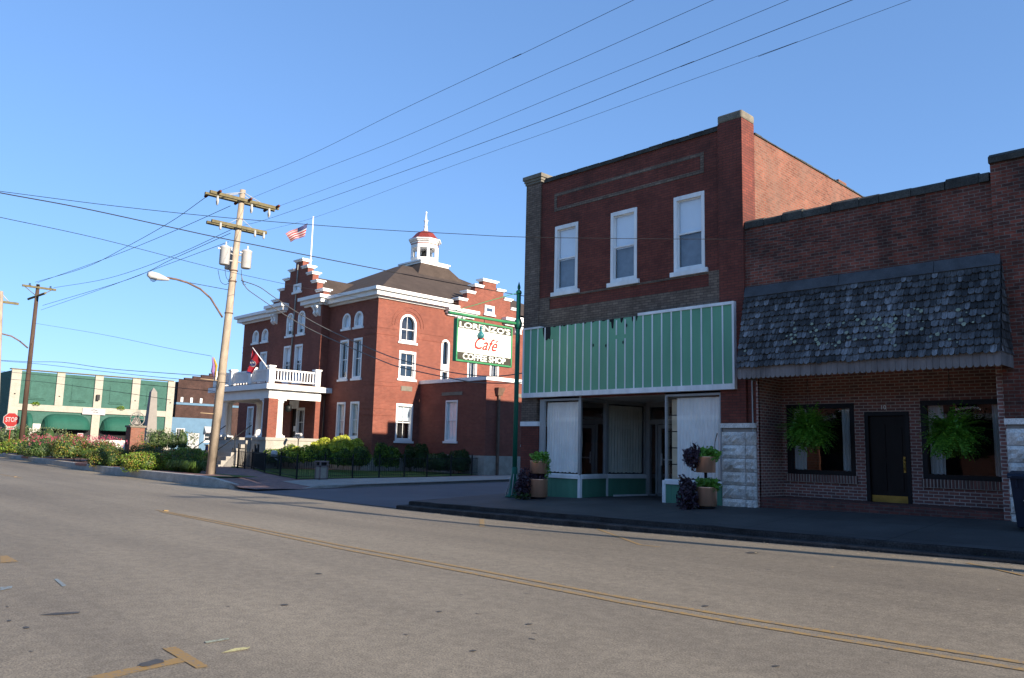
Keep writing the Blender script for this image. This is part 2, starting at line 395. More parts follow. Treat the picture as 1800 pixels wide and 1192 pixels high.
def arch_pts(u0, u1, v0, v1, n=10):
    """outline of a round headed opening, v1 = crown"""
    r = (u1-u0)/2; c = (u0+u1)/2; vs = v1-r
    return [(u0, v0), (u1, v0)]+[(c+r*math.cos(PI*k/n), vs+r*math.sin(PI*k/n)) for k in range(n+1)]
def wall(F, u0, u1, v0, v1, holes=(), depth=.18, mb=None):
    """wall sheet with real openings; hole = (u0,u1,v0,v1[,True if arched])"""
    mb = mb or MB()
    us = sorted({u0, u1, *[h[0] for h in holes], *[h[1] for h in holes]}); vs = sorted({v0, v1, *[h[2] for h in holes], *[h[3] for h in holes]})
    us = [u for u in us if u0 <= u <= u1]; vs = [v for v in vs if v0 <= v <= v1]
    for a, b in zip(us, us[1:]):
        for c, d in zip(vs, vs[1:]):
            m_, k_ = (a+b)/2, (c+d)/2
            if any(h[0] < m_ < h[1] and h[2] < k_ < h[3] for h in holes): continue
            mb.poly([F(a, c, 0), F(b, c, 0), F(b, d, 0), F(a, d, 0)])
    for h in holes:
        if len(h) > 4 and h[4]:
            P = arch_pts(*h[:4]); arc = P[2:]
            mid = len(arc)//2
            mb.poly([F(h[1], h[3], 0)]+[F(u, v, 0) for u, v in arc[:mid+1]]) ; mb.poly([F(h[0], h[3], 0)]+[F(u, v, 0) for u, v in reversed(arc[mid:])])
        else: P = [(h[0], h[2]), (h[1], h[2]), (h[1], h[3]), (h[0], h[3])]
        for (a, b), (c, d) in zip(P, P[1:]+P[:1]):
            mb.poly([F(a, b, 0), F(c, d, 0), F(c, d, -depth), F(a, b, -depth)])
    return mb
def window(root, F, u0, u1, v0, v1, arched=False, depth=.18, fr=.1, mat='white', sill=True, mid=True, munt=1, shade=0, glass='glass', curtain=None, sillw=.06, proud=0.02, back=True, label=None, deep=.35):
    """sash window: casing > sill, sash bars, glass, blind"""
    mb = MB(); d0, d1 = -depth+.0, proud
    if arched:
        n = 12; r = (u1-u0)/2; c = (u0+u1)/2; vs = v1-r
        out = [(u0, v0), (u0, vs)]+[(c-r*math.cos(PI*k/n), vs+r*math.sin(PI*k/n)) for k in range(1, n)]+[(u1, vs), (u1, v0)]
        ri = r-fr; inn = [(u0+fr, v0+fr), (u0+fr, vs)]+[(c-ri*math.cos(PI*k/n), vs+ri*math.sin(PI*k/n)) for k in range(1, n)]+[(u1-fr, vs), (u1-fr, v0+fr)]
        for k in range(len(out)-1):
            (a, b), (e, g) = out[k], out[k+1]; (a2, b2), (e2, g2) = inn[k], inn[k+1]
            mb.hexa([F(a, b, d0+.04), F(e, g, d0+.04), F(e2, g2, d0+.04), F(a2, b2, d0+.04), F(a, b, d1), F(e, g, d1), F(e2, g2, d1), F(a2, b2, d1)])
        mb.fbox(F, u0+fr, u1-fr, v0, v0+fr, d0+.04, d1)
        gp = inn
    else:
        mb.fbox(F, u0, u0+fr, v0, v1, d0+.04, d1); mb.fbox(F, u1-fr, u1, v0, v1, d0+.04, d1)
        mb.fbox(F, u0+fr, u1-fr, v1-fr*1.2, v1, d0+.04, d1+.01); mb.fbox(F, u0+fr, u1-fr, v0, v0+fr, d0+.04, d1)
        gp = [(u0+fr, v0+fr), (u0+fr, v1-fr*1.2), (u1-fr, v1-fr*1.2), (u1-fr, v0+fr)]
    fo = mb.build('window', mat, root, label=label)
    s = MB(); ws = -depth+.05; vm = (v0+v1)/2 if not arched else v0+(v1-v0)*.45
    i0, i1, j0, j1 = u0+fr+.001, u1-fr-.001, v0+fr+.001, v1-fr*1.2-.001
    if mid: s.fbox(F, i0, i1, vm-.025, vm+.025, ws, ws+.05)
    for q in range(munt):
        um = i0+(i1-i0)*(q+1)/(munt+1); s.fbox(F, um-.012, um+.012, j0, j1, ws+.003, ws+.03)
    if not arched:
        for (a, b, c_, d_) in ((i0, i0+.035, j0, j1), (i1-.035, i1, j0, j1), (i0+.035, i1-.035, j0, j0+.045), (i0+.035, i1-.035, j1-.035, j1)): s.fbox(F, a, b, c_, d_, ws-.004, ws+.034)
    if s.v: s.build('sash', mat, fo)
    g = MB(); g.poly([F(a, b, ws+.012) for a, b in gp]); g.build('glass', glass, fo, normals=False)
    if shade or curtain:
        c = MB(); top = max(b for a, b in gp); bot = min(b for a, b in gp); lo = top-(top-bot)*(shade or 1)
        if arched: c.poly([F(a, max(b, lo), ws-.03) for a, b in gp])
        else: c.poly([F(i0, lo, ws-.03), F(i1, lo, ws-.03), F(i1, top, ws-.03), F(i0, top, ws-.03)])
        c.build('blind' if not curtain else 'curtain', curtain or 'shade', fo, normals=False)
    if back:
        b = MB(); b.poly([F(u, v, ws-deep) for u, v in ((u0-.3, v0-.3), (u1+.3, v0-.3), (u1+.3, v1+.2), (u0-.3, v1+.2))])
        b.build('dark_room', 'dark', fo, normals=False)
    if sill:
        b = MB(); b.fbox(F, u0-.1, u1+.1, v0-.13, v0-.002, -depth+.02, sillw+proud); b.build('sill', mat if sill is True else sill, fo)
    return fo

# ------------------------------------------------------------------ terrain functions
def lerp_tab(tab, x):
    if x <= tab[0][0]: return tab[0][1]
    for (a, b), (c, d) in zip(tab, tab[1:]):
        if x <= c: return b+(d-b)*(x-a)/(c-a)
    return tab[-1][1]
GT = [(-100, 0), (-70, 0), (-38, -.2), (-31, -.225), (-20, -.238), (-15, -.215), (-9.8, -.105), (-3.5, .03), (50, .05)]
def rise(X): return .0108*max(0, min(50, -45-X))
def R(X, Y): return -1.6+rise(X)+lerp_tab(GT, X)*max(0, min(1.02, (Y-7.5)/7.5))
def S2(Y): return -1.822+.018*max(0, Y-15)
def SW(X, Y):
    zf = -1.26+.0185*(X+10.4) if X < 8 else -.92
    drop = .25+(min(X, 8)+3.8)*.0071
    return zf-(drop+.02)*max(0, min(1, (19-Y)/3.8))
def G2(X, Y):
    zs = S2(max(Y, 17))+.12; t = max(0, min(1, (-30-X)/8)); z = zs*(1-t)+(-1.40)*t
    ax, ay, bx, by = -31.7, 15.3, -29.8, 17.9          # apron edge at the street
    nx, ny = -(by-ay), (bx-ax); L = math.hypot(nx, ny); d = ((X-ax)*nx+(Y-ay)*ny)/L
    if Y < 20 and X > -37:
        k = max(0, min(1, d/4)); z = min(z, -1.76*(1-k)+z*k)
    if Y < 17.6 and X > -37: z = max(z, lerp_tab([(-37, -1.40), (-34.6, -1.41), (-33.4, -1.46), (-32.5, -1.56), (-31.9, -1.65), (-31.6, -1.74)], X)*1.0 if Y < 16.8 else -9)
    return z+rise(X)
def hit(x, y, fn):
    d = ray(x, y); t = 5.0; prev = t
    while t < 400:
        p = d*t
        if p.z < fn(p.x, p.y):
            a, b = prev, t
            for _ in range(25):
                m_ = (a+b)/2; p = d*m_
                if p.z < fn(p.x, p.y): b = m_
                else: a = m_
            return d*b
        prev = t; t += .25
    return d*t
def grid(xs, ys, fn, mb=None):
    mb = mb or MB(); i0 = len(mb.v); n = len(ys)
    for x in xs:
        for y in ys: mb.v.append(Vector((x, y, fn(x, y))))
    for i in range(len(xs)-1):
        for j in range(n-1):
            mb.f.append((i0+i*n+j, i0+(i+1)*n+j, i0+(i+1)*n+j+1, i0+i*n+j+1)); mb.sm.append(True)
    return mb
def fr(a, b, s):
    n = max(1, round((b-a)/s)); return [a+(b-a)*i/n for i in range(n+1)]
structure(MB().poly([(-1500, -1500, -2.6), (1500, -1500, -2.6), (1500, 1500, -2.6), (-1500, 1500, -2.6)]), 'ground', 'grass')
structure(grid(fr(-160, 60, 2), [-60, -30, -10, 0, 4, 7.5, 9, 11, 13, 15.02], R), 'main_road', 'asphalt')
structure(grid([-31.8, -30.5, -29.85, -28, -26, -24, -22, -20.2], [15.02, 15.4, 16, 17, 18, 20, 25, 30, 40, 60, 90], lambda X, Y: S2(Y)), 'side_street', 'asphalt2')
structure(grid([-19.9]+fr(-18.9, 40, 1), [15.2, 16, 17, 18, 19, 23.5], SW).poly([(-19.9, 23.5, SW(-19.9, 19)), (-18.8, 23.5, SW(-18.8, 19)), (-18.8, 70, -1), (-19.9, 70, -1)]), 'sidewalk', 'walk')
def sweep(path, prof, name, mat):
    """path: (x,y,outx,outy,ztop,zbot); prof(ztop,zbot)->[(offset,z)]"""
    mb = MB(); prev = None
    for (x, y, ox, oy, zt, zb) in path:
        cur = [Vector((x+ox*o, y+oy*o, z)) for o, z in prof(zt, zb)]
        if prev:
            for a in range(len(cur)-1): mb.poly([prev[a], cur[a], cur[a+1], prev[a+1]])
        prev = cur
    return structure(mb, name, mat)
path = [(x, 15.2+random.uniform(-.012, .012), 0, -1, SW(x, 15.2)+.004+random.uniform(-.006, .006), R(x, 14.9)-.05) for x in fr(-19.9, 40, .7)[::-1]]
path[-1] = (-19.9, 15.2, -1, -1, SW(-19.9, 15.2)+.004, R(-20, 15)-.05)
path += [(-19.9, y, -1, 0, SW(-19.9, min(y, 19))+.004+max(0, y-19)*.008, S2(y)-.05) for y in fr(16, 60, 4)]
sweep(path, lambda t, b: [(-.22, t), (-.02, t), (0, t-.02), (.006, t-.12), (.24, t-.13), (.268, t-.15), (.275, b-.05)], 'kerb', 'curbc')
# left block: brick plaza, kerb, bed, pavement
structure(grid(fr(-140, -36, 4)+[-35, -34, -33, -32, -31.2, -30.5, -29.9], [15.25, 15.6, 16, 16.5, 17, 17.9, 19, 20, 22, 25, 28, 32, 40, 60, 90], G2), 'plaza', 'pav_brick')
kp = [(x, 15.0, 0, -1, -1.385+rise(x), R(x, 15)-.04) for x in fr(-100, -36, 2)]
kp += [(-34.6, 15.0, 0, -1, -1.39, -1.82), (-33.4, 15.03, .1, -1, -1.43, -1.82), (-32.5, 15.15, .3, -1, -1.53, -1.83), (-31.9, 15.35, .7, -.8, -1.62, -1.83), (-31.75, 15.7, 1, -.2, -1.70, -1.83)]
sweep(kp, lambda t, b: [(-.22, t-.3), (-.2, t), (-.02, t), (0, t-.02), (.01, b)], 'bed_kerb', 'kerb_pale')
structure(grid(fr(-100, -36, 2)+[-35, -34.2, -33.6], [15.15, 15.8, 16.6, 17.3], lambda X, Y: -1.42+rise(X)+.02*math.sin(X*3+Y*5)), 'planting_bed', 'grass')
def band(pts0, pts1, name, mat): 
    mb = MB()
    for a, b, c, d in zip(pts0, pts0[1:], pts1[1:], pts1): mb.poly([a, b, c, d])
    return structure(mb, name, mat)
ys = fr(18.2, 60, 2)
structure(grid([-33.2, -32.2, -31.2, -30.0], ys, lambda X, Y: G2(X, Y)+.015), 'side_pavement', 'conc')
sweep([(-30.6, 17.1, .7, -.5, S2(17)-.02, S2(17)-.1), (-30.25, 17.7, .9, -.4, S2(17)+.05, S2(17)-.1)]+[(-30.0, y, 1, 0, S2(y)+.14, S2(y)-.08) for y in ys], lambda t, b: [(-.2, t), (0, t), (.02, t-.02), (.03, b)], 'side_kerb', 'conc')
# lawn behind the iron fence
FPX = [(407, 820.5), (417, 821), (442, 824.5), (465, 831), (492, 837), (521, 843), (570, 842), (619, 841), (666, 840.3), (710, 839.3), (750, 838.5), (792, 837.2), (828, 836), (849, 834.5)]
FP = [hit(x, y, G2) for x, y in FPX]
lm = MB()
lin = [(-46, 21.8), (-44.6, 22.2), (-44.0, 23), (-43.5, 24), (-43, 25.5), (-42, 26.5), (-41, 27.2), (-40.3, 27.7), (-40.2, 28.3), (-40.2, 29), (-40.1, 30), (-39, 31), (-37, 31.1), (-34.5, 31.2)]
for k in range(len(FP)-1):
    A0, A1 = FP[k], FP[k+1]; B0, B1 = Vector((*lin[k], 0)), Vector((*lin[k+1], 0))
    for s in range(8):
        q = []
        for (P_, Q_, t) in ((A0, B0, s/8), (A1, B1, s/8), (A1, B1, (s+1)/8), (A0, B0, (s+1)/8)):
            p = P_.lerp(Q_, t); q.append((p.x, p.y, G2(p.x, p.y)+.03))
        lm.poly(q, True)
structure(lm, 'lawn', 'grass')

# ------------------------------------------------------------------ road markings (real flat paint on the road)
def decal(px, mat, name, label, h=.006, sub=None):
    mb = MB(); P_ = [hit(x, y, R) for x, y in px]; mb.poly([(p.x, p.y, R(p.x, p.y)+h) for p in P_]); return structure(mb, name, mat, label)
def line(pxs, wd, mat, name, label, h=.006, ext=0):
    P_ = [hit(x, y, R) for x, y in pxs]
    if ext: d = (P_[-1]-P_[-2]).normalized(); P_.append(P_[-1]+d*ext)
    mb = MB(); L = []
    for a, b in zip(P_, P_[1:]):
        n = max(1, int((b-a).length/1.0)); L += [a.lerp(b, i/n) for i in range(n)]
    L.append(P_[-1])
    for a, b in zip(L, L[1:]):
        d = (b-a); d.z = 0; d.normalize(); s = Vector((-d.y, d.x, 0))*wd/2
        mb.poly([(q.x, q.y, R(q.x, q.y)+h) for q in (a-s, b-s, b+s, a+s)])
    return structure(mb, name, mat, label)
line([(275, 896.5), (440, 927), (600, 959), (850, 1004.5), (1100, 1052), (1300, 1086), (1800, 1166)], .10, 'ypaint', 'centre_line', None, ext=25)
line([(282, 899.5), (440, 931), (600, 965), (850, 1012), (1100, 1061), (1300, 1096.5), (1800, 1178)], .10, 'ypaint', 'centre_line', None, ext=25)
line([(0, 834), (38, 840.5)], .12, 'ypaint', 'centre_line', None)
decal([(285, 1141), (309, 1138), (368, 1173), (345, 1176)], 'ypaint_faint', 'parking_mark', None)
decal([(150, 1192), (205, 1180), (318, 1156), (332, 1163), (240, 1182), (190, 1195)], 'ypaint_faint', 'parking_mark', None, .005)
decal([(243, 1172), (250, 1167), (262, 1164), (275, 1160), (286, 1162), (289, 1166), (276, 1169), (262, 1173), (252, 1174)], 'patch', 'tar_patch', None, .009)
decal([(0, 978), (12, 977), (32, 988), (0, 990)], 'ypaint_faint', 'parking_mark', None)
decal([(95, 1019), (101, 1018), (117, 1030), (110, 1032)], 'bpaint', 'paint_mark', None)
decal([(0, 1033), (22, 1031), (20, 1035), (0, 1039)], 'bpaint', 'paint_mark', None)
decal([(360, 1129), (402, 1122), (403, 1125), (362, 1132)], 'lpaint', 'paint_mark', None)
decal([(388, 1149), (412, 1141), (440, 1138), (436, 1142), (405, 1147)], 'lypaint', 'paint_mark', None)
decal([(69, 1082), (100, 1078), (141, 1076), (138, 1079), (100, 1082)], 'patch', 'tar_patch', None)
decal([(843, 913), (851, 913), (852, 926), (843, 926)], 'ypaint_faint', 'parking_mark', None)
line([(1050, 930), (1085, 943), (1125, 958), (1160, 962)], .08, 'ypaint_faint', 'parking_mark', None)
line([(1700, 990), (1800, 1012)], .08, 'ypaint_faint', 'parking_mark', None)
for (x, y, a, b) in ((46, 1104, 6, 2), (16, 1092, 4, 1.6), (500, 1064, 7, 1.6), (1240, 1066, 6, 1.5), (1365, 1172, 6, 1.5), (832, 1145, 6, 1.4), (772, 1076, 5, 1.2), (1322, 972, 12, 1.6), (930, 1098, 6, 1.3), (560, 1009, 6, 1.2)):
    decal([(x-a, y), (x-a*.3, y-b), (x+a, y-b*.5), (x+a*.8, y+b*.7), (x-a*.4, y+b)], 'patch', 'tar_spot', None)
for x, y in ((291, 898.5), (27, 838.8)):
    p = hit(x, y, R); mb = MB()
    mb.hexa([(p.x-.07, p.y-.06, p.z), (p.x+.07, p.y-.06, p.z), (p.x+.07, p.y+.06, p.z), (p.x-.07, p.y+.06, p.z), (p.x-.03, p.y-.045, p.z+.025), (p.x+.03, p.y-.045, p.z+.025), (p.x+.03, p.y+.045, p.z+.025), (p.x-.03, p.y+.045, p.z+.025)])
    mb.build('road_stud', 'ypaint', None, None, 'amber road stud at the near end of the double yellow line' if x > 100 else 'amber road stud on the far yellow line at the left edge', 'road stud', 'amber road studs')

# ------------------------------------------------------------------ corner shop
def curtain(root, F, u0, u1, v0, v1, w_, mat='curtain', amp=.025, name='curtain', folds=14):
    mb = MB(); nu, nv = folds*6, 10; i0 = 0
    for i in range(nu+1):
        for j in range(nv+1):
            u = u0+(u1-u0)*i/nu; v = v0+(v1-v0)*j/nv
            mb.v.append(F(u, v+.012*math.sin(i*.7)*(j == 0), w_+amp*(1-.5*j/nv)*math.sin(i*2*PI/6+.8*math.sin(i*.13+j*.2))+.01*math.sin(i*.3+j)))
    for i in range(nu):
        for j in range(nv):
            a = i*(nv+1)+j; mb.f.append((a, a+nv+1, a+nv+2, a+1)); mb.sm.append(True)
    return mb.build(name, mat, root, normals=False)
shop = thing('corner_shop', (-14.75, 24, -1.5), 'two storey dark red brick corner shop with faded green panel over its windows', 'shop')
F = FY(19.0)
X0, X1 = -18.88, -10.62
ups = [(-17.53, -16.53), (-15.18, -14.18), (-12.86, -11.84)]
mb = wall(F, -18.19, -11.36, 1.7, 9.05, [(a, b, 5.19, 7.42) for a, b in ups], .16)
mb.fbox(F, -11.36, X1+.001, .87, 9.22, -.6, .07)
mb.build('front_wall', 'shop_brick', shop)
mb = MB().fbox(F, X0, -18.19, .98, 9.12, -.6, .05); mb.fbox(F, -18.19, -11.36, 4.06, 4.64, -.05, .03)
mb.fbox(F, -18.19, -17.72, 4.641, 5.06, -.05, .03); mb.fbox(F, -11.71, -11.361, 4.641, 5.06, -.05, .03); mb.fbox(F, -17.719, -11.711, 5.0, 5.06, -.05, .028)
mb.build('tan_brickwork', 'tan_brick', shop)
mb = MB()
for a in ((-17.59, -11.85, 8.46, 8.57), (-17.59, -11.85, 7.95, 8.06), (-17.59, -17.48, 8.061, 8.459), (-11.96, -11.85, 8.061, 8.459)): mb.fbox(F, *a, -.02, .012)
mb.build('brick_frame', 'tan_brick', shop)
MB().fbox(F, X0, -18.105, -1.6, .83, -.6, .045).build('corner_pier', 'shop_brick', shop)
MB().fbox(F, X0-.02, -18.09, .831, .979, -.6, .075).build('stone_band', 'white_old', shop)
mb = MB()
for z0, z1, o in ((9.12, 9.2, .03), (9.2, 9.29, .06), (9.29, 9.42, .10)): mb.box(X0-o, -18.19+o, 19-.05-o, 19.55+o, z0, z1)
mb.build('pilaster_cap', 'capstone', shop)
mb = MB().fbox(F, -18.19+.14, -11.36, 9.05, 9.15, -.35, .05)
for i in range(14):
    a = -18.0+i*.475; mb.fbox(F, a, a+.45, 9.151, 9.165+random.uniform(0, .025), -.34, .055)
mb.build('parapet_coping', 'coping', shop)
mb = MB().box(-11.37, -10.60, 18.92, 19.62, 9.22, 9.46); 
bmx = mb.build('pilaster_cap', 'capstone', shop); bv = bmx.modifiers.new('b', 'BEVEL'); bv.width = .05; bv.segments = 2
# shell
mb = MB(); G = FX(X1)
mb.poly([G(19.6, -1.6, 0), G(45, -1.6, 0), G(45, 8.4, 0), G(33, 8.4, 0), G(33, 8.93, 0), G(19.6, 8.93, 0)])
mb.fbox(G, 19.6, 33, 8.0, 8.931, -.3, -.001); mb.fbox(G, 25.1, 25.7, 8.932, 9.08, -.35, .01)
mb.build('side_wall', 'side_brick', shop)
mb = MB()
for i in range(34):
    a = 19.62+i*.393; mb.fbox(G, a, a+.375, 8.932, 8.955+random.uniform(0, .03), -.33, .035)
mb.build('wall_coping', 'coping', shop)
mb = MB()
for (a, b, z) in ((19.6, 23, 9.05), (23, 45, 7.93)): mb.box(X0, X0+.3, a, b, -1.6, z)
mb.box(X0-.02, X0+.32, 31.0, 31.7, 7.93, 8.65)
mb.box(X0+.3, X1-.31, 44.7, 45, -1.6, 7.9)
mb.build('rear_walls', 'brown_brick', shop)
MB().box(X0+.3, X1-.31, 19.36, 44.7, 7.2, 7.4).build('roof', 'shingle', shop)
mb = MB().box(X0+.31, X1-.32, 26.5, 26.6, -1.6, 3.2); mb.box(X0+.31, X1-.32, 19.2, 26.5, 3.0, 3.1)
mb.box(X0+.3, X0+.34, 19.2, 26.5, -1.5, 3.0); mb.box(X1-.36, X1-.32, 19.2, 26.5, -1.5, 3.0)
mb.build('interior', 'dark', shop)
MB().box(-18.5, X1-.36, 19.25, 26.4, -1.3, -1.24).build('shop_floor', 'darkdoor', shop) if False else None
for k, (a, b) in enumerate(ups):
    wn = window(shop, F, a, b, 5.19, 7.42, fr=.1, shade=.52 if k < 2 else .5, munt=0, depth=.14, mat='white_old', deep=.6)
    MB().fbox(F, a+.11, b-.11, 5.31, 6.28, -.22, -.21).build('lower_blind', plain('screened pane', (.12, .135, .16), .6, .3, 3), wn)
# fascia
fu0, fu1, fv0, fv1 = -18.72, -10.88, 1.76, 4.06
fas = MB().fbox(F, fu0, fu1, fv0+.15, fv1-.03, .02, .17).build('fascia_panel', 'fascia', shop)
mb = MB(); n = 24
for i in range(1, n):
    u = fu0+(fu1-fu0)*i/n; top = fv1-.03
    if 12 <= i <= 13:
        mb.fbox(F, u-.018, u+.018, fv0+.15, top-.62, .165, .19); mb.fbox(F, u-.018, u+.018, top-.5, top-.05, .165, .19)
    else: mb.fbox(F, u-.018, u+.018, fv0+.15, top-(.42 if i == 4 else 0), .165, .19)
mb.fbox(F, fu0-.02, fu0+.04, fv0+.15, fv1-.03, .015, .20); mb.fbox(F, fu1-.04, fu1+.02, fv0+.15, fv1-.03, .015, .20)
mb.fbox(F, fu0-.02, fu1+.02, fv0, fv0+.149, .01, .205)
mb.fbox(F, fu0-.02, -17.93, fv1-.029, fv1+.03, .01, .205); mb.fbox(F, -14.0, fu1+.02, fv1-.029, fv1+.05, .01, .205)
mb.build('white_battens', 'white_old', fas)
mb = MB(); mb.prism(F, [(-17.86, 4.04), (-17.84, 3.85), (-17.8, 3.72), (-17.74, 3.62), (-17.66, 3.60), (-17.6, 3.66), (-17.53, 3.63), (-17.5, 3.8), (-17.51, 4.04)], .168, .178)
u = -17.4
while u < -13.9:
    d_ = random.choice((.03, .05, .04, .09, .15)) if u > -15.4 else random.choice((.02, .03, .04)); w2 = random.uniform(.05, .16)
    mb.prism(F, [(u, 4.032), (u+.01, 4.03-d_*.7), (u+w2*.5, 4.03-d_), (u+w2, 4.03-d_*.4), (u+w2+.02, 4.032)], .168, .176); u += w2+random.uniform(.04, .35)
mb.prism(F, [(-15.02, 4.03), (-14.98, 3.75), (-14.93, 3.74), (-14.9, 4.03)], .168, .177)
for uu, vv in ((-15.7, 3.3), (-15.2, 3.25), (-14.55, 3.3), (-14.42, 3.8)): mb.prism(F, [(uu-.016, vv), (uu, vv-.06), (uu+.016, vv-.02), (uu+.01, vv+.04)], .168, .195)
build_split(mb, 'torn_edge', 'dark', fas)
# storefront
A_, B_, C_ = Vector((-16.34, 19.02)), Vector((-16.70, 20.75)), Vector((-16.38, 22.5))
def Fseg(p, q):
    d = (q-p).normalized(); nrm = Vector((d.y, -d.x)); 
    return lambda u, v, w: Vector((p.x+d.x*u+nrm.x*w, p.y+d.y*u+nrm.y*w, v)), (q-p).length
MB().fbox(F, -18.1, -17.92, -1.5, 1.759, -.12, -.02).build('jamb', 'grey_trim', shop)
def bay(Fs, u0, u1, cur=None, ctop=1.6, bulk=True, cu=None, post0=True, post1=True, zb=-1.5):
    wn = MB()
    wn.fbox(Fs, u0, u1, 1.64, 1.755, -.08, 0.0)
    if post0: wn.fbox(Fs, u0, u0+.05, -.68, 1.64, -.08, .01)
    if post1: wn.fbox(Fs, u1-.05, u1, -.68, 1.64, -.08, .01)
    o = wn.build('display_window', 'alum', shop)
    MB().poly([Fs(u, v, -.04) for u, v in ((u0, -.68), (u1, -.68), (u1, 1.64), (u0, 1.64))]).build('glass', 'glass' if cur else 'glassd', o, normals=False)
    if cur: curtain(o, Fs, *(cu or (u0+.04, u1-.04)), -.62, ctop, -.16, cur)
    if bulk:
        b = MB(); n_ = max(2, int((u1-u0)/.2))
        for i in range(n_): 
            a = u0+(u1-u0)*i/n_; b.fbox(Fs, a+.003, a+(u1-u0)/n_-.003, zb, -.80, -.05, .028)
        b.fbox(Fs, u0, u1, zb, -.80, -.06, .02)
        bo = b.build('bulkhead', 'bulk', shop)
        c = MB().fbox(Fs, u0, u1, -.80, -.69, -.10, .07); c.fbox(Fs, u0, u1, -.69, -.66, -.1, .03)
        c.build('sill', 'white_old', bo)
    return o
bay(F, -17.92, -16.36, 'curtain')
Fs, L = Fseg(A_, B_); bay(Fs, .03, L-.03, None)
Fs3, L3 = Fseg(B_, C_); bay(Fs3, .03, L3, 'curtain2')
MB().box(-17.6, -17.0, 20.0, 21.2, -1.3, .35).build('cabinet', 'darkdoor', shop)
mb = MB(); 
for q in (A_, B_): mb.box(q.x-.05, q.x+.05, q.y-.05, q.y+.05, -1.5, -.7)
mb.build('corner_post', 'white_old', shop)
mb = MB(); 
for q in (A_, B_): mb.box(q.x-.035, q.x+.035, q.y-.035, q.y+.035, -.66, 1.76)
mb.build('corner_mullion', 'alum', shop)
MB().poly([(-18.1, 19.0, 1.758), (-11.3, 19.0, 1.758), (-11.3, 23, 1.758), (-18.1, 23, 1.758)]).build('recess_ceiling', 'soffit', shop, normals=False)
# entrance
FD = FY(22.5)
dr = MB(); dr.fbox(FD, -16.36, -14.2, 1.02, 1.18, -.06, .04); dr.fbox(FD, -16.36, -16.2, -1.4, 1.76, -.06, .05); dr.fbox(FD, -14.3, -14.1, -1.4, 1.76, -.06, .05)
dr.fbox(FD, -16.2, -14.3, 1.6, 1.76, -.05, .03); dr.fbox(FD, -15.98, -15.9, -1.4, 1.02, -.05, .03); dr.fbox(FD, -16.2, -14.3, -1.4, -1.3, -.05, .03)
dr.build('door_frame', 'alum', shop)
d = MB(); d.fbox(FD, -15.88, -15.76, -1.28, 1.0, -.04, .02); d.fbox(FD, -14.86, -14.74, -1.28, 1.0, -.04, .02); d.fbox(FD, -15.76, -14.86, .88, 1.0, -.04, .02); d.fbox(FD, -15.76, -14.86, -1.28, -1.05, -.04, .02)
d.fbox(FD, -15.76, -14.86, -.18, -.13, -.02, .06)
do = d.build('shop_door', 'alum', shop)
MB().poly([FD(u, v, -.02) for u, v in ((-16.2, -1.3), (-14.3, -1.3), (-14.3, 1.6), (-16.2, 1.6))]).build('glass', 'glassd', do, normals=False)
MB().fbox(FD, -15.74, -15.70, -.35, .05, .03, .07).build('handle', 'white_old', do)
MB().fbox(FD, -18.5, -16.37, -1.4, 1.76, -.3, -.2).build('inner_wall', 'dark', shop)
pk = MB(); pa_, pb_ = Fs3(.05, 0, .30), Fs3(L3-.1, 0, .12)
pk.hexa([(q.x+dx, q.y, SW(q.x, 19)+dz) for dz in (.005, .06) for q, dx in ((pa_, 0), (pa_, .05), (pb_, .05), (pb_, 0))]); pk.build('loose_plank', 'white_old', None, None, 'white painted plank lying on the floor below the beige curtain', 'plank')
# right hand display
o = bay(F, -13.18, -11.38, 'curtain', cu=(-12.88, -11.42))
MB().box(-13.25, -13.14, 18.95, 19.06, -1.45, -.7).build('corner_post', 'white_old', shop)
mb = MB(); 
for i in range(5): mb.box(-13.12, -12.5, 19.25, 19.3, -.7+i*.46, -.27+i*.46)
mb.build('stacked_boxes', plain('cardboard', (.72, .60, .42), .8, .2, 2), shop)
mb = MB(); mb.box(-13.2, -13.12, 19.1, 22.45, -1.5, -.7); mb.box(-14.1, -13.12, 22.4, 22.5, -1.5, 1.76); mb.build('return_wall', 'bulk', shop)
MB().poly([(-13.17, 19.1, -.68), (-13.17, 22.4, -.68), (-13.17, 22.4, 1.7), (-13.17, 19.1, 1.7)]).build('side_glass', 'glass', shop, normals=False)
# stone piers
def stone_pier(u0, u1, v0, v1, root, split, Fp=F):
    MB().fbox(Fp, u0+.02, u1-.02, v0, v1-.13, -.4, .03).build('pier_core', 'mortar', root)
    mb = MB(); v = v0; k = 0
    while v < v1-.2:
        h = min(.345, v1-.13-v)
        if h < .1: break
        us = [u0, u0+(u1-u0)*(split+random.uniform(-.01, .01)), u1]
        for a, b in zip(us, us[1:]):
            a += .008; b -= .008; nx, nz = 7, 4; base = len(mb.v)
            for i in range(nx+1):
                for j in range(nz+1):
                    e = 0 if i in (0, nx) or j in (0, nz) else 1
                    mb.v.append(Fp(a+(b-a)*i/nx, v+.008+(h-.016)*j/nz, .04+e*random.uniform(.025, .10)))
            for i in range(nx):
                for j in range(nz):
                    q = base+i*(nz+1)+j; mb.f.append((q, q+nz+1, q+nz+2, q+1)); mb.sm.append(False)
            mb.fbox(Fp, a, b, v+.008, v+h-.008, -.3, .0399)
        v += h
    mb.build('rock_faced_blocks', 'rock', root, normals=False)
    MB().fbox(Fp, u0-.01, u1+.01, v1-.12, v1, -.4, .09).build('pier_cap', 'rock', root)
stone_pier(-11.36, -10.36, -1.42, .87, shop, .69)

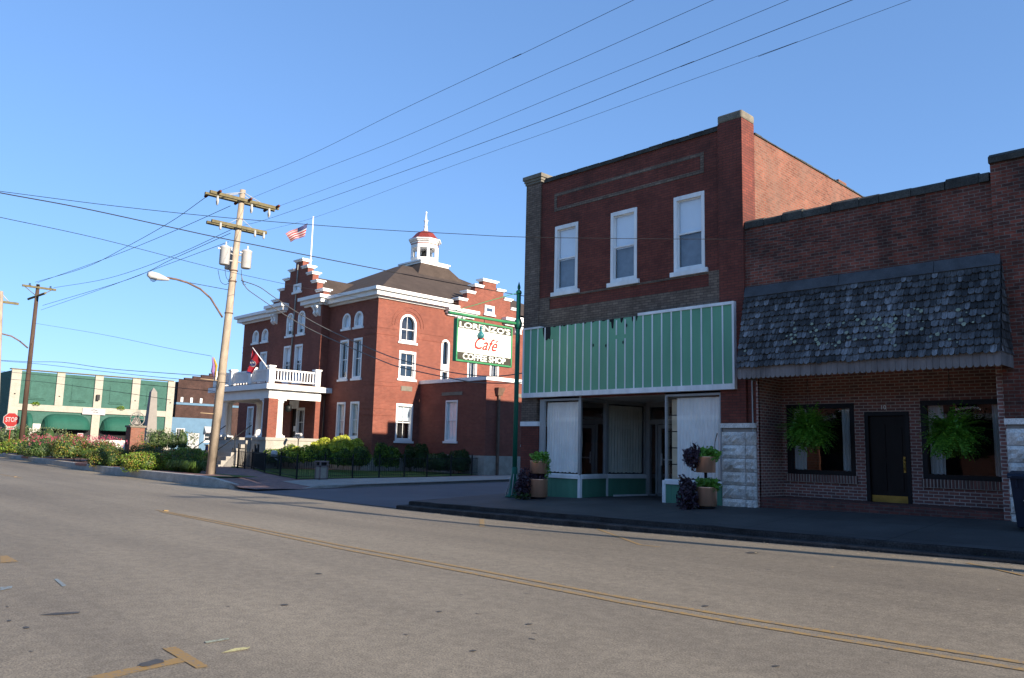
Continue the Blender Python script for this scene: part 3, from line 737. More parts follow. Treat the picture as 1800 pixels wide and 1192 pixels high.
# ------------------------------------------------------------------ low brick shop with shingled awning
s2 = thing('low_brick_shop', (-7.5, 24, -1.4), 'single storey weathered brick shopfront under a mossy shingled awning', 'shop')
mb = wall(F, -10.615, -4.72, 2.2, 6.06, []); mb.fbox(F, -10.33, -4.72, 5.7, 6.06, -.3, -.002)
mb.build('parapet_wall', 'old_brick', s2)
MB().fbox(F, -10.6, -10.34, .88, 2.2, -.3, -.01).build('corner_strip', 'shop_brick', s2)
MB().bar((-10.45, 18.97, -1.3), (-10.45, 18.97, 4.4), .02).build('conduit', 'grey_trim', s2)
mb = MB(); u = -10.6
while u < -4.75:
    L = random.uniform(.45, .75); L = min(L, -4.74-u)
    h = .24+random.uniform(-.03, .03); d_ = random.uniform(.03, .07)
    mb.prism(lambda a, b, w: Vector((w, 19-d_+a, 6.06+b)), [(0, 0), (.42, 0), (.42, h*.8), (.36, h), (.08, h), (.01, h*.75)], u+.008, u+L-.008); u += L
mb.build('stone_coping', 'coping', s2)
DY = 20.28; Fd = FY(DY)
WL = (-10.17, -8.38, -.40, 1.41); WR = (-6.80, -4.95, -.40, 1.43); DD = (-8.12, -7.07, -1.06, 1.18)
wall(Fd, -10.3, -4.85, -1.1, 2.6, [WL, WR, DD], .12).build('recessed_wall', 'door_brick', s2)
mb = MB().box(-10.34, -10.3, 19.0, DY, -1.3, 2.6); mb.fbox(F, -10.36, -10.3, -1.3, 2.3, -.06, 0.004)
mb.build('recess_side', 'door_brick', s2); mb = MB(); mb.box(-4.85, -4.70, 18.995, DY, -1.3, 2.6); mb.build('recess_side', 'door_brick', s2)
MB().box(-10.3, -4.85, 18.99, DY-.002, 2.25, 2.3).build('soffit', 'blackp', s2)
for W_ in (WL, WR):
    u0, u1, v0, v1 = W_
    wn = MB(); t = .11
    for a in ((u0, u1, v0, v0+t), (u0, u1, v1-t, v1), (u0, u0+t, v0+t, v1-t), (u1-t, u1, v0+t, v1-t)): wn.fbox(Fd, *a, -.1, .02)
    wn = wn.build('display_window', 'blackp', s2)
    MB().poly([Fd(a, b, -.05) for a, b in ((u0+t, v0+t), (u1-t, v0+t), (u1-t, v1-t), (u0+t, v1-t))]).build('glass', 'glassd', wn, normals=False)
    curtain(wn, Fd, u0+t, u0+t+.32, v0+t, v1-t, -.2, 'curtain', .03, folds=4); curtain(wn, Fd, u1-t-.28, u1-t, v0+t, v1-t, -.2, 'curtain', .03, folds=4)
    b = MB(); n_ = int((u1-u0+.1)/.078)
    for i in range(n_): b.fbox(Fd, u0-.03+i*.078, u0-.03+i*.078+.068, v0-.20, v0-.003, -.05, .06)
    b.build('brick_sill', 'soldier', wn)
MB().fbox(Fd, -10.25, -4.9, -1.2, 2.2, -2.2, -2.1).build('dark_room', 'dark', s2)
u0, u1, v0, v1 = DD; fr_ = MB()
for a in ((u0, u0+.09, v0, v1), (u1-.09, u1, v0, v1), (u0+.09, u1-.09, v1-.09, v1)): fr_.fbox(Fd, *a, -.1, .03)
fr_.build('door_frame', 'blackp', s2)
d = MB().fbox(Fd, u0+.092, u1-.092, v0+.03, v1-.092, -.09, -.05)
c_ = (u0+u1)/2
for (a, b) in ((u0+.19, c_-.06), (c_+.06, u1-.19)):
    n_ = 8
    pl = [(a, .05), (b, .05)]+[(b-(b-a)*k/n_, .78+.10*math.sin(PI*.5*(k/n_ if a > c_ else 1-k/n_))) for k in range(n_+1)]
    pl[2:] = [(b-(b-a)*k/n_, .80+.09*((1-k/n_) if b < c_ else k/n_)) for k in range(n_+1)]
    d.prism(Fd, pl, -.05, -.032); d.fbox(Fd, a, b, -.72, -.06, -.05, -.032)
do = d.build('panel_door', 'doorb', s2)
MB().fbox(Fd, u0+.1, u1-.1, v0+.05, v0+.22, -.05, -.042).build('kick_plate', 'brass', do)
MB().fbox(Fd, u0+.1, u1-.1, v0, v0+.03, -.09, .02).build('threshold', 'alum', do)
h = MB().lathe((u1-.16, DY+.02, 0.02), [(.001, -.028), (.022, -.02), (.028, 0), (.022, .02), (.001, .028)], 10)
h.fbox(Fd, u1-.185, u1-.135, -.28, .1, -.05, -.04); h.bar(Fd(u1-.16, -.05, -.02), Fd(u1-.16, -.22, -.02), .012); h.build('handle', 'brass', do)
def text(root, body, F3, mat, name='lettering', extr=.008, sx=1, size=1, bold=0, shear=0, align='CENTER', label=None, spacing=1):
    cu = bpy.data.curves.new(name, 'FONT'); cu.body = body; cu.extrude = extr; cu.align_x = align; cu.align_y = 'CENTER'
    cu.offset = bold; cu.shear = shear; cu.space_character = spacing; cu.resolution_u = 3
    o = bpy.data.objects.new(name, cu); COL.objects.link(o)
    dg = bpy.context.evaluated_depsgraph_get(); me = bpy.data.meshes.new_from_object(o.evaluated_get(dg)); bpy.data.objects.remove(o)
    off = Vector((0, 0, 0)); q = root
    while q: off += q.location; q = q.parent
    for v in me.vertices: p = F3(v.co.x*size*sx, v.co.y*size, v.co.z); v.co = p-off
    no = bpy.data.objects.new(name, me); COL.objects.link(no); me.materials.clear(); me.materials.append(M[mat]); no.parent = root
    return tag(no, label)
text(s2, '10', lambda a, b, c: Fd(-7.66+a, 1.29+b, .006+c), 'white_old', 'house_number', size=.15, extr=.006)
MB().box(-10.3, -4.70, 19.03, DY, -1.5, -1.0).build('brick_step', 'step_brick', s2)
mb = MB().box(-10.33, -4.72, 19.4, 38, 5.0, 5.2); mb.build('roof', 'shingle', s2)
MB().box(-10.33, -4.72, 37.9, 38.1, -1.4, 5.2).build('rear_wall', 'brown_brick', s2)
# awning
EY = 18.05
bl, br_ = onY(1295, 638, EY), onY(1759, 627, EY); zl = (bl.z+br_.z)/2
TL, TR = Vector((-10.6, 18.99, 4.43)), Vector((-4.62, 18.99, 4.43)); BL, BR = Vector((bl.x, EY, zl)), Vector((br_.x, EY, zl))
aw = MB(); nrm = (TR-TL).cross(BL-TL).normalized(); nrm = nrm if nrm.y < 0 else -nrm
def AP(s, t, o=0): return TL.lerp(TR, s).lerp(BL.lerp(BR, s), t)+nrm*o
aw.poly([AP(0, 0), AP(1, 0), AP(1, 1), AP(0, 1)]); aw.poly([AP(1, 0), Vector((BR.x, 19, zl)), AP(1, 1)]); aw.poly([AP(0, 0), Vector((BL.x, 19, zl)), AP(0, 1)])
awo = aw.build('shingled_awning', 'shake_b', s2)
bd = MB()
for a, b in ((0, .42), (.422, .78), (.782, 1)): 
    bd.hexa([AP(a, .13, .0), AP(b, .13, 0), AP(b, .13, .06), AP(a, .13, .06), AP(a, -.005, 0), AP(b, -.005, 0), AP(b, -.005, .045), AP(a, -.005, .045)])
bd.build('flashing_board', 'shake_b', awo)
sh = MB(); rows = 12; W_ = (TR-TL).length
for r in range(rows):
    t0 = .10+(r/rows)*.9; t1 = t0+.9/rows*1.28; s = -random.random()*.01
    while s < 1:
        ds = random.uniform(.016, .027); a, b = max(0, s+.0006), min(1, s+ds-.0006); tt = min(t1+random.uniform(-.008, .008), 1.03); o = .055+random.uniform(-.006, .012); lf = random.uniform(-.006, .012)
        if b-a > .004:
            m_ = tt-.018
            top = [AP(a, t0, .012), AP(b, t0, .012)]; p = [AP(b, m_, o+lf), AP(a+(b-a)*.8, tt-.004, o+lf), AP((a+b)/2, tt, o), AP(a+(b-a)*.2, tt-.004, o), AP(a, m_, o)]
            sh.poly([top[0], top[1]]+p)
            q = [x-nrm*.022 for x in p]
            for k in range(4): sh.poly([p[k], q[k], q[k+1], p[k+1]])
            sh.poly([top[0], p[4], q[4]]); sh.poly([top[1], p[0], q[0]])
        s += ds
for X_s in (1, 0):
    Pt, Pe, Pw = (TR, BR, Vector((BR.x, 18.98, zl))) if X_s else (TL, BL, Vector((BL.x, 18.98, zl)))
    for r_i in range(12):
        t0, t1 = r_i/12, (r_i+1)/12*1.0+.03; a0, a1 = Pt.lerp(Pe, t0), Pt.lerp(Pe, min(1, t1)); b0, b1 = Pt.lerp(Pw, t0), Pt.lerp(Pw, min(1, t1)); n_s = max(1, int((a1-b1).length/.13)); ox = Vector(((.035 if X_s else -.035), 0, 0))
        for k in range(n_s):
            f0, f1 = k/n_s+.01, (k+1)/n_s-.01; sh.poly([a0.lerp(b0, f0)+ox*.2, a0.lerp(b0, f1)+ox*.2, a1.lerp(b1, f1)+ox, a1.lerp(b1, f0)+ox])
sh.build('shakes', 'shake', awo, normals=False)
sk = MB(); n_ = 46
for i in range(n_):
    a, b = BL.x+(BR.x-BL.x)*i/n_, BL.x+(BR.x-BL.x)*(i+1)/n_; z0 = zl-.30; r_ = (b-a)/2
    sk.prism(lambda u, v, w: Vector((u, EY+.05-w, v)), [(a+.002, zl+.04), (a+.002, z0+r_)]+[((a+b)/2-r_*math.cos(PI*k/6), z0+r_-r_*math.sin(PI*k/6)) for k in range(1, 6)]+[(b-.002, z0+r_), (b-.002, zl+.04)], 0, .02+random.uniform(0, .008))
for X_ in (BL.x, BR.x):
    for i in range(7):
        y0 = EY+.06+i*.13; sk.box(X_-.01, X_+.01, y0, y0+.125, zl-.27, zl+.03)
sk.build('scalloped_skirt', 'skirt', awo)
lc = MB(); 
for cx, cy, nn, sp in ((.55, .62, 14, .06), (.72, .60, 10, .03), (.40, .72, 12, .05), (.25, .72, 8, .05), (.88, .68, 6, .05), (.5, .8, 14, .2), (.35, .55, 10, .2), (.75, .78, 10, .12)):
    for _ in range(nn):
        s_, t_ = cx+random.gauss(0, sp), cy+random.gauss(0, .06)
        if not (.03 < s_ < .97 and .2 < t_ < .98): continue
        r_ = random.uniform(.014, .055); c0 = AP(s_, t_, .085); ax = (TR-TL).normalized(); ay = nrm.cross(ax)
        lc.poly([c0+ax*r_*random.uniform(.75, 1.1)*math.cos(2*PI*k/8)+ay*r_*random.uniform(.75, 1.1)*math.sin(2*PI*k/8) for k in range(8)])
lc.build('lichen_patches', 'lichen', awo, normals=False)

# next shop, cut by the right edge, and the taller one past it (unseen, added to shade the pavement)
s3 = thing('weathered_brick_shop', (-1, 24, -1.2), 'dark brick shopfront cut off by the right edge, rough stone pier at its foot', 'shop')
F3 = FY(18.93)
wall(F3, -4.71, 10.5, .9, 6.42, []).build('front_wall', 'old_brick', s3)
mb = wall(F3, -3.6, 10.5, -1.3, .9, [(-3.0, -.4, -.6, .8), (.6, 6, -.6, .8)]); mb.build('lower_wall', 'old_brick', s3)
mb = MB(); u = -4.73
while u < 10.3:
    L = random.uniform(.8, 1.1); h = .24+random.uniform(-.03, .03)
    mb.prism(lambda a, b, w: Vector((w, 18.86+a, 6.42+b)), [(0, 0), (.5, 0), (.5, h*.7), (.4, h), (.12, h), (.0, h*.6)], u+.008, u+L-.008); u += L
mb.build('stone_coping', 'coping', s3)
stone_pier(-4.70, -3.6, -1.35, .92, s3, .5, F3)
mb = MB().box(-4.70, 10.5, 19.3, 38, 5.2, 5.4); mb.box(-4.70, -4.5, 18.94, 38, 5.2, 6.42); mb.box(-4.7, 10.5, 37.8, 38, -1.3, 6.4); mb.build('roof', 'shingle', s3)
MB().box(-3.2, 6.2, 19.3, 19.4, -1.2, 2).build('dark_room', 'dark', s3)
s4 = thing('added_shade_building', (30, 26, -1.2), 'unseen tall brick building added past the right edge to shade the pavement', 'building')
mb = wall(FY(19.0), 10.52, 50, -1.3, 12.1, [(x, x+1.1, z, z+2.2) for x in fr(12, 47, 2.5) for z in (4, 7.6)], .2); mb.box(10.52, 50, 19.4, 36, 11.6, 11.9); mb.box(10.52, 10.8, 19.01, 36, -1.3, 12.1); mb.box(49.7, 50, 19.01, 36, -1.3, 12.1); mb.box(10.8, 49.7, 35.7, 36, -1.3, 12.0)
mb.build('walls', 'brown_brick', s4)
for x in fr(12, 47, 2.5):
    for z in (4, 7.6): window(s4, FY(19.0), x, x+1.1, z, z+2.2, depth=.2, deep=.5)

# ------------------------------------------------------------------ foliage helpers
def blob(mb, c, rad, n, size, shell=.62, up=.4, lump=.22, bottom=-.75):
    c = Vector(c); ph = [random.uniform(0, 6.28) for _ in range(6)]
    for _ in range(n):
        while True:
            d = Vector((random.gauss(0, 1), random.gauss(0, 1), random.gauss(0, 1)))
            if d.length > .1: d.normalize()
            if d.z > bottom: break
        k = 1+lump*(math.sin(d.x*4+ph[0])*math.sin(d.y*4+ph[1])+.6*math.sin(d.z*6+ph[2]+d.x*3)+.35*math.sin(d.x*11+ph[3])*math.sin(d.z*10+ph[4]+d.y*8))
        r = (shell+(1-shell)*random.random()**.6)*k if random.random() < .85 else random.random()*k*.9
        mb.leaf(c+Vector((d.x*rad[0], d.y*rad[1], d.z*rad[2]))*r, size, up)
    return mb
def shrub(name, label, cat, px0, px1, ytop, ybase, Y, mats, n=2600, size=.055, X=None, dep=None, group=None, zfn=None, extra=None, petals=None, lumps=2):
    """shrub filling the given outline of the photo at distance plane Y (or X)"""
    f_ = (lambda x, y: onX(x, y, X)) if X is not None else (lambda x, y: onY(x, y, Y))
    a, b = f_(px0, ybase), f_(px1, ybase); top = f_((px0+px1)/2, ytop).z; bot = f_((px0+px1)/2, ybase).z
    c = (a+b)/2; half = (b-a).length/2; fwd = Vector((CF.x, CF.y, 0)).normalized(); side = Vector((CR.x, CR.y, 0)).normalized()
    halfp = abs((b-a).dot(side))/2; dp = dep or halfp*.7
    root = thing(name, (c.x, c.y, bot), label, cat, group)
    h = top-bot
    per = n//lumps; rk = random.randrange(lumps); hs = [random.uniform(.84, 1.0) for _ in range(lumps)]; mbs = {m_: MB() for m_ in mats}
    core = MB()
    for k in range(lumps):
        t = (k+.5)/lumps*2-1 if lumps > 1 else 0
        cc = c+side*(t*halfp*(.86 if lumps == 2 else .7))+fwd*random.uniform(-.15, .15)*dp; hh = h*(random.uniform(.78, .9) if k == rk else random.uniform(.96, 1.03)) if lumps > 1 else h
        rw = halfp*(1.15/lumps if lumps > 1 else 1.0)*.9
        rr = (rw, max(dp*.8, rw*.8), hh*.52)
        for m_ in mats: blob(mbs[m_], (cc.x, cc.y, bot+hh*.46), rr, int(per/len(mats)*1.8), size*.8, .80, .5, .16)
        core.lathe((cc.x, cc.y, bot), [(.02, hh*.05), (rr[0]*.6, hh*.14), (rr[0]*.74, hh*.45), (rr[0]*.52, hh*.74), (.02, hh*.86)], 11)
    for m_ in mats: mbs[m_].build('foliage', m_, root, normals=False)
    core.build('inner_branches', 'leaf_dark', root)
    st = MB()
    for _ in range(5):
        q = c+side*random.uniform(-.5, .5)*halfp; st.bar((q.x, q.y, bot-.15), (q.x+random.uniform(-.2, .2), q.y, bot+h*.5), .02, .008, 5)
    st.build('stem', 'stem', root)
    if petals:
        pm = MB()
        for _ in range(petals):
            d = Vector((random.gauss(0, 1), random.gauss(0, 1), abs(random.gauss(0, 1))+.35)).normalized()
            t = random.uniform(-.75, .75); p = c+side*t*halfp+Vector((d.x*halfp*.35, d.y*dp*.95, 0)); p.z = bot+h*(.45+.56*d.z*random.uniform(.8, 1.05))
            for _ in range(5): pm.leaf(p+Vector([random.gauss(0, .035) for _ in range(3)]), .04)
        pm.build('blossom', 'petal', root, normals=False)
    return root
def grass_tuft(mb, c, r, h, n, arch=.5):
    for _ in range(n):
        a = random.uniform(0, 6.28); q = Vector(c)+Vector((math.cos(a), math.sin(a), 0))*r*random.random()*.4
        a += random.uniform(-.5, .5); L = h*random.uniform(.6, 1.1); d = Vector((math.cos(a), math.sin(a), 0)); s = Vector((-d.y, d.x, 0))*.012
        p0, p1, p2, p3 = q, q+d*r*.3+Vector((0, 0, L*.6)), q+d*r*.75+Vector((0, 0, L*.9)), q+d*r*1.1+Vector((0, 0, L*(1-arch)))
        i = len(mb.v); mb.v += [p0-s, p0+s, p1-s, p1+s, p2-s*.7, p2+s*.7, p3]
        mb.f += [(i, i+1, i+3, i+2), (i+2, i+3, i+5, i+4), (i+4, i+5, i+6)]; mb.sm += [False]*3

# ------------------------------------------------------------------ hanging ferns
def fern(px, py, label):
    c = onY(px, py, 19.35); root = thing('hanging_fern', (c.x, c.y, c.z-.05), label, 'hanging plant', 'hanging ferns in front of the shop windows')
    mb = MB()
    for k in range(430):
        a = random.uniform(0, 2*PI); L = random.uniform(.36, .74); e0 = math.asin(random.uniform(-.75, 1.0))
        d = Vector((math.cos(a), math.sin(a), 0)); pts = []
        ang = e0; p = c+Vector((0, 0, .02))+d*random.uniform(.02, .10); seg = L/9
        for i in range(10):
            pts.append(p.copy()); p = p+(d*math.cos(ang)+Vector((0, 0, math.sin(ang))))*seg; ang -= random.uniform(.02, .17)*max(.3, math.cos(ang))
        s = Vector((-d.y, d.x, 0))
        for i in range(1, 10):
            q = pts[i]; t = (pts[i]-pts[i-1]).normalized(); wl = .070*(1-(i/10)**2)+.012
            for sg in (-1, 1):
                j = len(mb.v); tip = q+s*sg*wl+t*.02+Vector((0, 0, -.008)); mb.v += [q-t*.012, tip-t*.008, tip+t*.010, q+t*.026]; mb.f.append((j, j+1, j+2, j+3)); mb.sm.append(False)
        mb.tube([pts[0], pts[4], pts[9]], .003, 3, False)
    blob(mb, (c.x, c.y, c.z-.02), (.44, .44, .36), 1500, .045, .5, .2, .25, -1); blob(mb, (c.x, c.y, c.z-.22), (.36, .36, .30), 700, .045, .5, .0, .3, -1)
    mb.build('fronds', 'fern', root, normals=False)
    MB().lathe((c.x, c.y, c.z-.14), [(.02, -.02), (.10, 0), (.15, .16), (.16, .17), (.14, .17)], 16).build('basket', 'blackp', root)
    h = MB()
    for k in range(3): h.bar((c.x+.14*math.cos(k*2.1), c.y+.14*math.sin(k*2.1), c.z+.03), (c.x, c.y, 2.0), .004, n=4)
    h.bar((c.x, c.y, 1.98), (c.x, c.y, 2.27), .006, n=4); h.build('hanger', 'iron', root)
fern(1421, 755, 'hanging fern over the window left of the dark door')
fern(1673, 762, 'hanging fern over the window right of the dark door')

# ------------------------------------------------------------------ copper tiered planters
def copper_planter(px, py, Y, w_px, htop, hgap, label, left):
    c = onY(px, py, Y); z = SW(c.x, c.y); k = FOC/(c.dot(CF)); r = w_px/2/k
    root = thing('tiered_planter', (c.x, c.y, z), label, 'planter', 'copper planters on the pavement')
    H1 = hgap[0]/k; z2 = hgap[1]/k; H2 = hgap[2]/k
    mb = MB().lathe((c.x, c.y, z+.06), [(r*.96, 0), (r, .01), (r*1.01, H1-.02), (r*1.04, H1), (r*.97, H1), (r*.95, H1-.05)], 28); p1 = mb.build('lower_tub', 'copper', root)
    mb = MB().lathe((c.x, c.y, z+z2), [(r*.86, 0), (r*.9, .01), (r*.93, H2-.02), (r*.96, H2), (r*.88, H2), (r*.86, H2-.05)], 28); p2 = mb.build('upper_tub', 'copper', root)
    MB().lathe((c.x, c.y, z+.03+H1-.06), [(r*.93, 0), (.01, .02)], 20).build('soil', 'soil', p1); MB().lathe((c.x, c.y, z+z2+H2-.06), [(r*.85, 0), (.01, .02)], 20).build('soil', 'soil', p2)
    MB().bar((c.x, c.y, z+.05), (c.x, c.y, z+z2+.1), .04, n=8).build('post', 'iron', root); MB().lathe((c.x, c.y, z+.0), [(r*.8, 0), (r*.8, .055)], 16).build('base', 'iron', root)
    sd = Vector((CR.x, CR.y, 0)).normalized()
    def leaves(c0, rad, n, sz, mat, nm): mb = MB(); blob(mb, c0, rad, n, sz, .35, .3, .25, -1); return mb.build(nm, mat, root, normals=False)
    t2 = z+z2+H2; t1 = z+.06+H1
    if left:
        leaves((c.x+.05, c.y, t2+.08), (r*1.15, r*1.1, .2), 620, .05, 'basil', 'bright_foliage')
        q = c+sd*r*.95; leaves((q.x, q.y-.05, t2-.22), (.13, .16, .38), 260, .045, 'basil', 'trailing_foliage')
        leaves((c.x-.05, c.y, t1+.10), (r*1.1, r*1.05, .24), 600, .05, 'purpleleaf', 'purple_foliage')
        q = c-sd*r*1.35; leaves((q.x, q.y-.1, t1-.22), (.24, .28, .48), 900, .055, 'purpleleaf', 'trailing_purple_foliage')
        q = c-sd*r*1.45; leaves((q.x, q.y-.1, z+.1), (.3, .3, .14), 260, .05, 'leaf_dark', 'low_foliage')
    else:
        q = c+sd*r*.35; leaves((q.x, q.y, t2+.06), (r*1.15, r*1.0, .19), 560, .06, 'basil', 'bright_foliage')
        q = c-sd*r*1.0; leaves((q.x, q.y-.08, t2-.02), (.24, .24, .29), 700, .055, 'purpleleaf', 'purple_foliage')
        q = c+sd*r*.2; leaves((q.x, q.y, t1+.06), (r*1.3, r*1.0, .17), 620, .06, 'basil', 'lower_bright_foliage')
        q = c-sd*r*1.5; leaves((q.x, q.y-.1, t1-.22), (.27, .26, .50), 1100, .06, 'purpleleaf', 'trailing_purple_foliage')
        sp = MB()
        for k2 in range(7):
            a = c+sd*random.uniform(-.35, .3); sp.bar((a.x, a.y, t2), (a.x+random.uniform(-.12, .12), a.y, t2+random.uniform(.28, .5)), .004, .002, 4)
        a = c+sd*.22; sp.tube([(a.x, a.y, t2), (a.x+.02, a.y, t2+.35), (a.x+.1, a.y, t2+.6)], [.006, .006, .016], 5); sp.build('flower_spikes', 'stem', root)
copper_planter(946, 868, 18.1, 33, 0, (31, 44, 22), 'copper planter with bright green and dark trailing leaves beside the green sign post', True)
copper_planter(1241, 890, 18.2, 38, 0, (33, 62, 28), 'larger copper planter with purple leaves trailing in front of the white curtain', False)

# ------------------------------------------------------------------ wheeled bin at the right edge
bx, by = -3.98, 17.75; bz = SW(bx, by)
wb = thing('wheeled_bin', (bx, by, bz), 'dark navy wheeled bin against the stone pier at the right edge', 'bin')
mb = MB().hexa([(bx-.28, by-.25, bz+.05), (bx+.28, by-.25, bz+.05), (bx+.28, by+.25, bz+.05), (bx-.28, by+.25, bz+.05), (bx-.34, by-.33, bz+.98), (bx+.34, by-.33, bz+.98), (bx+.34, by+.33, bz+.98), (bx-.34, by+.33, bz+.98)])
for i in range(5): mb.box(bx-.25+i*.12, bx-.21+i*.12, by-.345, by-.325, bz+.78, bz+.95)
bb = mb.build('body', 'bin', wb); m_ = bb.modifiers.new('b', 'BEVEL'); m_.width = .025; m_.segments = 2
MB().box(bx-.37, bx+.37, by-.37, by+.36, bz+.955, bz+.99).build('rim', 'bin', wb)
MB().prism(lambda u, v, w: Vector((bx+w, by+u, bz+v)), [(-.38, .995), (.38, .995), (.36, 1.06), (0, 1.10), (-.34, 1.05)], -.37, .37).build('lid', 'bin', wb)
MB().box(bx-.14, bx+.2, by-.31, by-.285, bz+.46, bz+.64).build('recess_panel', 'blackp', wb); MB().box(bx-.14, bx+.2, by-.318, by-.30, bz+.545, bz+.56).build('handle_bar', 'grey_trim', wb)
for s in (-1, 1): MB().tube([(bx+s*.30, by+.24, bz+.1), (bx+s*.35, by+.24, bz+.1)], .10, 14).build('wheel', 'iron', wb)

# ------------------------------------------------------------------ green sign post and hanging sign
PX, PY = -18.40, 18.22; pz = SW(PX, PY)
ztop = onX(917, 497, PX).z; zarm = onX(914, 570, PX).z
sp = thing('sign_post', (PX, PY, pz), 'tall green steel post with a flared base and long bracket arm at the corner', 'post')
MB().tube([(PX, PY, pz+.1), (PX, PY, ztop-.35)], .075, 14).build('post', 'polegreen', sp)
MB().lathe((PX, PY, pz), [(.30, 0), (.30, .03), (.20, .10), (.15, .35), (.10, .7), (.09, .95)], 12).build('flared_base', 'polegreen', sp)
mb = MB()
for a in range(6):
    t = a*PI/3; mb.bar((PX+.27*math.cos(t), PY+.27*math.sin(t), pz+.03), (PX+.09*math.cos(t), PY+.09*math.sin(t), pz+.72), .022, .014, 5)
mb.lathe((PX, PY, pz+.50), [(.12, 0), (.12, .05)], 12); mb.build('base_ribs', 'galv', sp)
MB().lathe((PX, PY, ztop-.40), [(.09, 0), (.10, .04), (.085, .1), (.03, .14), (.055, .2), (.05, .25), (.001, .42)], 12).build('finial', 'polegreen', sp)
MB().lathe((PX, PY, zarm), [(.06, -.2), (.11, -.12), (.14, 0), (.11, .12), (.06, .2)], 14).build('arm_collar', 'polegreen', sp)
e = onX(789, 549, PX); mb = MB().bar((PX, PY, zarm), (PX, e.y, e.z), .045, n=10); mb.lathe((PX, e.y+.22, e.z), [(.001, -.06), (.06, 0), (.001, .06)], 8); mb.build('bracket_arm', 'polepale', sp)
q = onX(800, 546, PX); MB().bar((PX, PY, ztop-.35), (PX, q.y, q.z), .012, n=5).build('stay_rod', 'polepale', sp)
c = [onX(801, 562, PX), onX(898, 574, PX), onX(897, 645, PX), onX(798, 636, PX)]
sy0, sy1 = (c[0].y+c[3].y)/2, (c[1].y+c[2].y)/2; sz1, sz0 = (c[0].z+c[1].z)/2, (c[2].z+c[3].z)/2
sg = thing('cafe_sign', (PX, (sy0+sy1)/2, sz0), 'hanging cafe sign with red script, green frame and dark lettered bands', 'sign')
for sgn in (1, -1):
    pass
mb = MB(); t = .05
for a in ((sy0, sy1, sz0, sz0+t), (sy0, sy1, sz1-t, sz1), (sy0, sy0+t, sz0+t, sz1-t), (sy1-t, sy1, sz0+t, sz1-t)): mb.box(PX-.08, PX+.08, a[0], a[1], a[2], a[3])
mb.build('frame', 'polepale', sg)
MB().box(PX-.06, PX+.06, sy0+t+.001, sy1-t-.001, sz0+t+.001, sz1-t-.001).build('face', 'signwhite', sg)
SH, SWd = sz1-sz0, sy1-sy0
for nm, a, b, txt, siz, sx in (('top_band', sz1-t-.235*(SH-.1)*.82, sz1-t-.004, "LORENZO'S", .29, 1.10), ('bottom_band', sz0+t+.004, sz0+t+.20*(SH-.1), 'COFFEE SHOP', .25, 1.0)):
    bd = MB().box(PX-.064, PX+.064, sy0+t+.004, sy1-t-.004, a, b).build(nm, 'signdark', sg)
    o = text(bd, txt, lambda u, v, w, a=a, b=b: Vector((PX+.066+w, (sy0+sy1)/2+u, (a+b)/2+v)), 'signwhite', size=siz, sx=1, bold=.022, spacing=.98, extr=.003)
    ys_ = [v.co.y for v in o.data.vertices]; zs_ = [v.co.z for v in o.data.vertices]; W0 = max(ys_)-min(ys_); H0 = max(zs_)-min(zs_); cy, cz = (max(ys_)+min(ys_))/2, (max(zs_)+min(zs_))/2
    tw, th = (SWd-2*t)*(.95 if 'L' == txt[0] else .80), (b-a)*.78
    for v in o.data.vertices: v.co.y = cy+(v.co.y-cy)*tw/W0; v.co.z = (a+b)/2-sz0+(v.co.z-cz)*th/H0
zc = sz0+SH*.47
text(sg, 'Café', lambda u, v, w: Vector((PX+.064+w, (sy0+sy1)/2+u-.02, zc+v)), 'signred', 'script_lettering', size=.54, bold=.016, shear=.45, extr=.004)
mb = MB()
for k in (-1, 0, 1):
    z = zc+.02+k*.055; mb.box(PX+.060, PX+.064, sy0+t+.05, sy0+t+.05+SWd*.24, z, z+.014); mb.box(PX+.060, PX+.064, sy1-t-.06-SWd*.2, sy1-t-.06, z, z+.014)
mb.build('green_stripes', 'signgreen', sg)
yo = onX(841, 590, PX).y; zo = onX(841, 590, PX).z
mb = MB().lathe((PX+.12, yo, zo), [(.001, -.11), (.085, -.08), (.11, 0), (.08, .07), (.025, .12), (.02, .2), (.035, .24), (.001, .32)], 12); mb.build('hanging_lamp', 'signteal', sg)
mb = MB()
for f_ in (.12, .5, .88): y_ = sy0+SWd*f_; mb.bar((PX, y_, sz1), (PX, y_, zarm+(e.z-zarm)*((PY-y_)/(PY-e.y))), .012, n=5)
mb.build('hanger', 'iron', sg)

# ------------------------------------------------------------------ courthouse
XE, XW, YS, YN = -40.24, -58.0, 27.77, 47.0
BX0, BX1, BY = -52.5, -45.74, 27.19
GZ = -1.5
ch = thing('courthouse', (-49.1, 37, GZ), 'red brick courthouse with stepped gables, white cornice, porch and domed bell cupola', 'courthouse')
WT = 9.12
A = FY(YS); Bf = FY(BY); E_ = FX(XE)
def W(F_, u0, u1, v0, v1, arched=False, **k): return window(ch, F_, u0, u1, v0, v1, arched, **{**dict(fr=.11, depth=.2), **k})
rw = [(-44.25, -43.28, 4.25, 6.78), (-42.72, -41.75, 4.25, 6.78), (-44.25, -43.28, .55, 2.8), (-42.72, -41.75, .55, 2.8)]
ra = [(-44.15, -43.2, 7.5, 8.5), (-42.78, -41.8, 7.5, 8.5)]
lw = [(-56.5, -55.5, 4.25, 6.78), (-55.05, -54.05, 4.25, 6.78), (-56.5, -55.5, .55, 2.8), (-55.05, -54.05, .55, 2.8)]
la = [(-56.5, -55.5, 7.55, 8.5), (-55.05, -54.05, 7.55, 8.5)]
mb = wall(A, BX1, XE, -.7, WT, rw+[h+(True,) for h in ra], .2); wall(A, XW, BX0, -.7, WT, lw+[h+(True,) for h in la], .2, mb)
